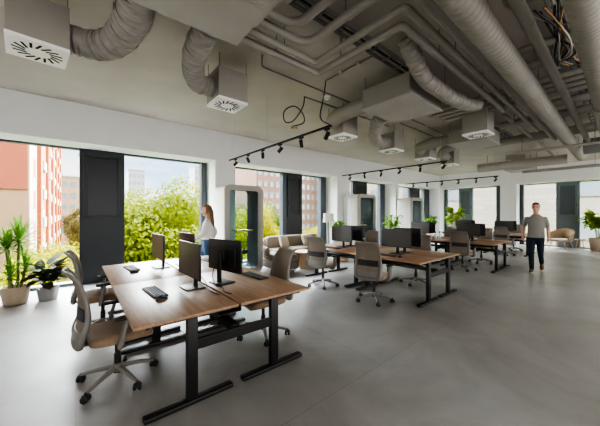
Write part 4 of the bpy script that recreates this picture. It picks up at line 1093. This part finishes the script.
# near salmon/cream block
def ex(t, hx, hy):
    MB().box((0, -hy-.05, (3.3-GZ)+8.2), (2*hx-.1, .12, 16.2)).build('salmon_panel', M['salmon'], t)
    for k in range(6):
        y = -hy+6+k*9.3
        MB().box((hx+.1, y, (19-GZ)/2), (.5, 1.5, 19-GZ-.5)).build('orange_strip', M['orange'], t)
        for j in range(6):
            pass
    for k in range(5):
        for j in range(7):
            MB().box((hx+.15, -hy+10.6+k*9.3, 3.6+j*3.0), (.35, 3.0, 1.0)).build('balcony', M['cream'], t)
bl = block('apartment_block', 'salmon and cream apartment block at the left window edge', -22, -2.85, 30, 88, 18.5, M['beigew'],
      [('e', 31, 87, 12, GZ+2, 18, 9, 1.5, 1.6)], 'orange', ex)
for c in bl.children:
    if c.name.startswith('window'): pass
bl2 = [o for o in bl.children if o.name.startswith('walls')][0]; bl2.data.materials[0] = M['beigew']
MB().box((19.15/2+.03, 0, 27.3/2), (.06, 57.9, 27.0)).build('white_facade', M['cream'], bl)
block('brick_block', 'pinkish brick block with grey top beyond the olive trees', -4.0, 9.5, 118, 130, 13.5, M['brickp'], [('s', -4, 9.5, 6, -6, 13, 5, 1.3, 1.7)])
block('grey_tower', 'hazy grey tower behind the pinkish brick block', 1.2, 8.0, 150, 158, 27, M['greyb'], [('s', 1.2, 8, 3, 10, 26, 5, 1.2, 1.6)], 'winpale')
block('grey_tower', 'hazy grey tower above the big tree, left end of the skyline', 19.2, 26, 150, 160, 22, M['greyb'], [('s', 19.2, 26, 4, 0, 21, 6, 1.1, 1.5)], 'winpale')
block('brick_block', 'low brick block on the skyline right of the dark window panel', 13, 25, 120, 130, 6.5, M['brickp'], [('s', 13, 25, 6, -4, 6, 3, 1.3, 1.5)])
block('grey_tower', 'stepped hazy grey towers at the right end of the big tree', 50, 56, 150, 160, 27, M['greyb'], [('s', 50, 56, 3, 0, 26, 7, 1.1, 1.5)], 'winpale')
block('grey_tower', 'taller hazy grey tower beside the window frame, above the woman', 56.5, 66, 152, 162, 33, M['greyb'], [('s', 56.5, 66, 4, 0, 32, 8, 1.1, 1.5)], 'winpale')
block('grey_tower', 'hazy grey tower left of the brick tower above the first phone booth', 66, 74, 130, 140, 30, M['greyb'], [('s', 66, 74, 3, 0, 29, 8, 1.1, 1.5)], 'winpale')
block('brick_tower', 'tall red brown brick tower behind the sofa window', 29.5, 51, 50, 66, 27, M['brick'], [('s', 29.5, 51, 14, -3, 26, 12, .9, 1.2)], 'winpale')
block('brick_block', 'pinkish brick block seen past the middle phone booth', 54, 82, 40, 56, 22, M['brickp'], [('s', 54, 82, 10, -6, 21, 8, 1.3, 1.8)])
block('pale_block', 'pale beige block close outside the back windows', 27, 40, -14, 26, 12, M['brickb'], [('w', -13, 25, 9, -7, 11, 6, 1.5, 1.6)], 'winpale')

# ------------------------------------------------------------------ world, sun, camera
wd = bpy.data.worlds.new('sky'); sc.world = wd; wd.use_nodes = True
nt = wd.node_tree; N = nt.nodes; L = nt.links
bg = N['Background']
tc = N.new('ShaderNodeTexCoord'); sx = N.new('ShaderNodeSeparateXYZ'); L.new(tc.outputs['Generated'], sx.inputs[0])
rp = N.new('ShaderNodeValToRGB'); e = rp.color_ramp.elements
e[0].position = 0.0; e[0].color = (.62, .78, .92, 1); e[1].position = .6; e[1].color = (.35, .55, .85, 1)
e2 = rp.color_ramp.elements.new(.12); e2.color = (.42, .64, .90, 1)
L.new(sx.outputs['Z'], rp.inputs['Fac'])
mp = N.new('ShaderNodeMapping'); mp.inputs['Scale'].default_value = (1.6, 1.6, 6); L.new(tc.outputs['Generated'], mp.inputs['Vector'])
nz = N.new('ShaderNodeTexNoise'); nz.inputs['Scale'].default_value = 2.0; nz.inputs['Detail'].default_value = 7; nz.inputs['Roughness'].default_value = .6; L.new(mp.outputs[0], nz.inputs['Vector'])
cr = N.new('ShaderNodeValToRGB'); cr.color_ramp.elements[0].position = .42; cr.color_ramp.elements[1].position = .66
L.new(nz.outputs['Fac'], cr.inputs['Fac'])
mx = N.new('ShaderNodeMixRGB'); L.new(cr.outputs['Color'], mx.inputs[0]); L.new(rp.outputs['Color'], mx.inputs[1]); mx.inputs[2].default_value = (1.0, .99, .97, 1)
L.new(mx.outputs[0], bg.inputs['Color']); 
mr = N.new('ShaderNodeMapRange'); mr.inputs['From Min'].default_value = .22; mr.inputs['From Max'].default_value = .6
mr.inputs['To Min'].default_value = 1.15; mr.inputs['To Max'].default_value = 6.0
L.new(sx.outputs['Z'], mr.inputs['Value']); L.new(mr.outputs[0], bg.inputs['Strength'])
sl = bpy.data.lights.new('sun', 'SUN'); sl.energy = 2.0; sl.angle = R(1.5); sl.color = (1, .93, .82)
so = bpy.data.objects.new('sun', sl); COL.objects.link(so)
dirv = Vector((-.55, -.22, -1.05)); so.rotation_euler = dirv.to_track_quat('-Z', 'Y').to_euler()

def fill_sun(d, en, ang, col):
    l = bpy.data.lights.new('soft_sky_sun', 'SUN'); l.energy = en; l.angle = R(ang); l.color = col  # extra broad suns, added to push fill light in through the windows
    o = bpy.data.objects.new('soft_sky_sun', l); COL.objects.link(o); o.rotation_euler = Vector(d).to_track_quat('-Z', 'Y').to_euler()
fill_sun((.05, -1, -.40), 34, 115, (.97, .985, 1)); fill_sun((-1, -.05, -.40), 26, 110, (1, .985, .96))
def area(name, loc, rot, sx_, sy_, pw, col=(1, 1, 1)):
    l = bpy.data.lights.new(name, 'AREA'); l.shape = 'RECTANGLE'; l.size = sx_; l.size_y = sy_; l.energy = pw; l.color = col
    o = bpy.data.objects.new(name, l); COL.objects.link(o); o.location = loc; o.rotation_euler = rot
area('right_fill_light', (7, -4.4, 1.9), (R(90), 0, 0), 18, 3.2, 270, (1, .985, .96))  # added fill lamp out of view, not a fitting of the room
area('rear_fill_light', (-3.0, 1.5, 2.0), (R(90), 0, R(-90)), 9, 3.0, 28, (1, .985, .96))  # weak fill added behind the camera, no real lamp there
cam = bpy.data.cameras.new('camera'); cam.lens = 16.2; cam.sensor_width = 36; cam.clip_end = 500; cam.clip_start = .05
co = bpy.data.objects.new('camera', cam); COL.objects.link(co)
co.location = (0, 0, 1.55); co.rotation_euler = (R(90), 0, math.atan2(.769, .639)-PI/2)
sc.camera = co
sc.view_settings.view_transform = 'AgX'
sc.view_settings.look = 'AgX - High Contrast'
sc.view_settings.exposure = 0.95
sc.cycles.use_denoising = True
sc.cycles.max_bounces = 10; sc.cycles.diffuse_bounces = 6; sc.cycles.transparent_max_bounces = 16
sc.cycles.sample_clamp_indirect = 8
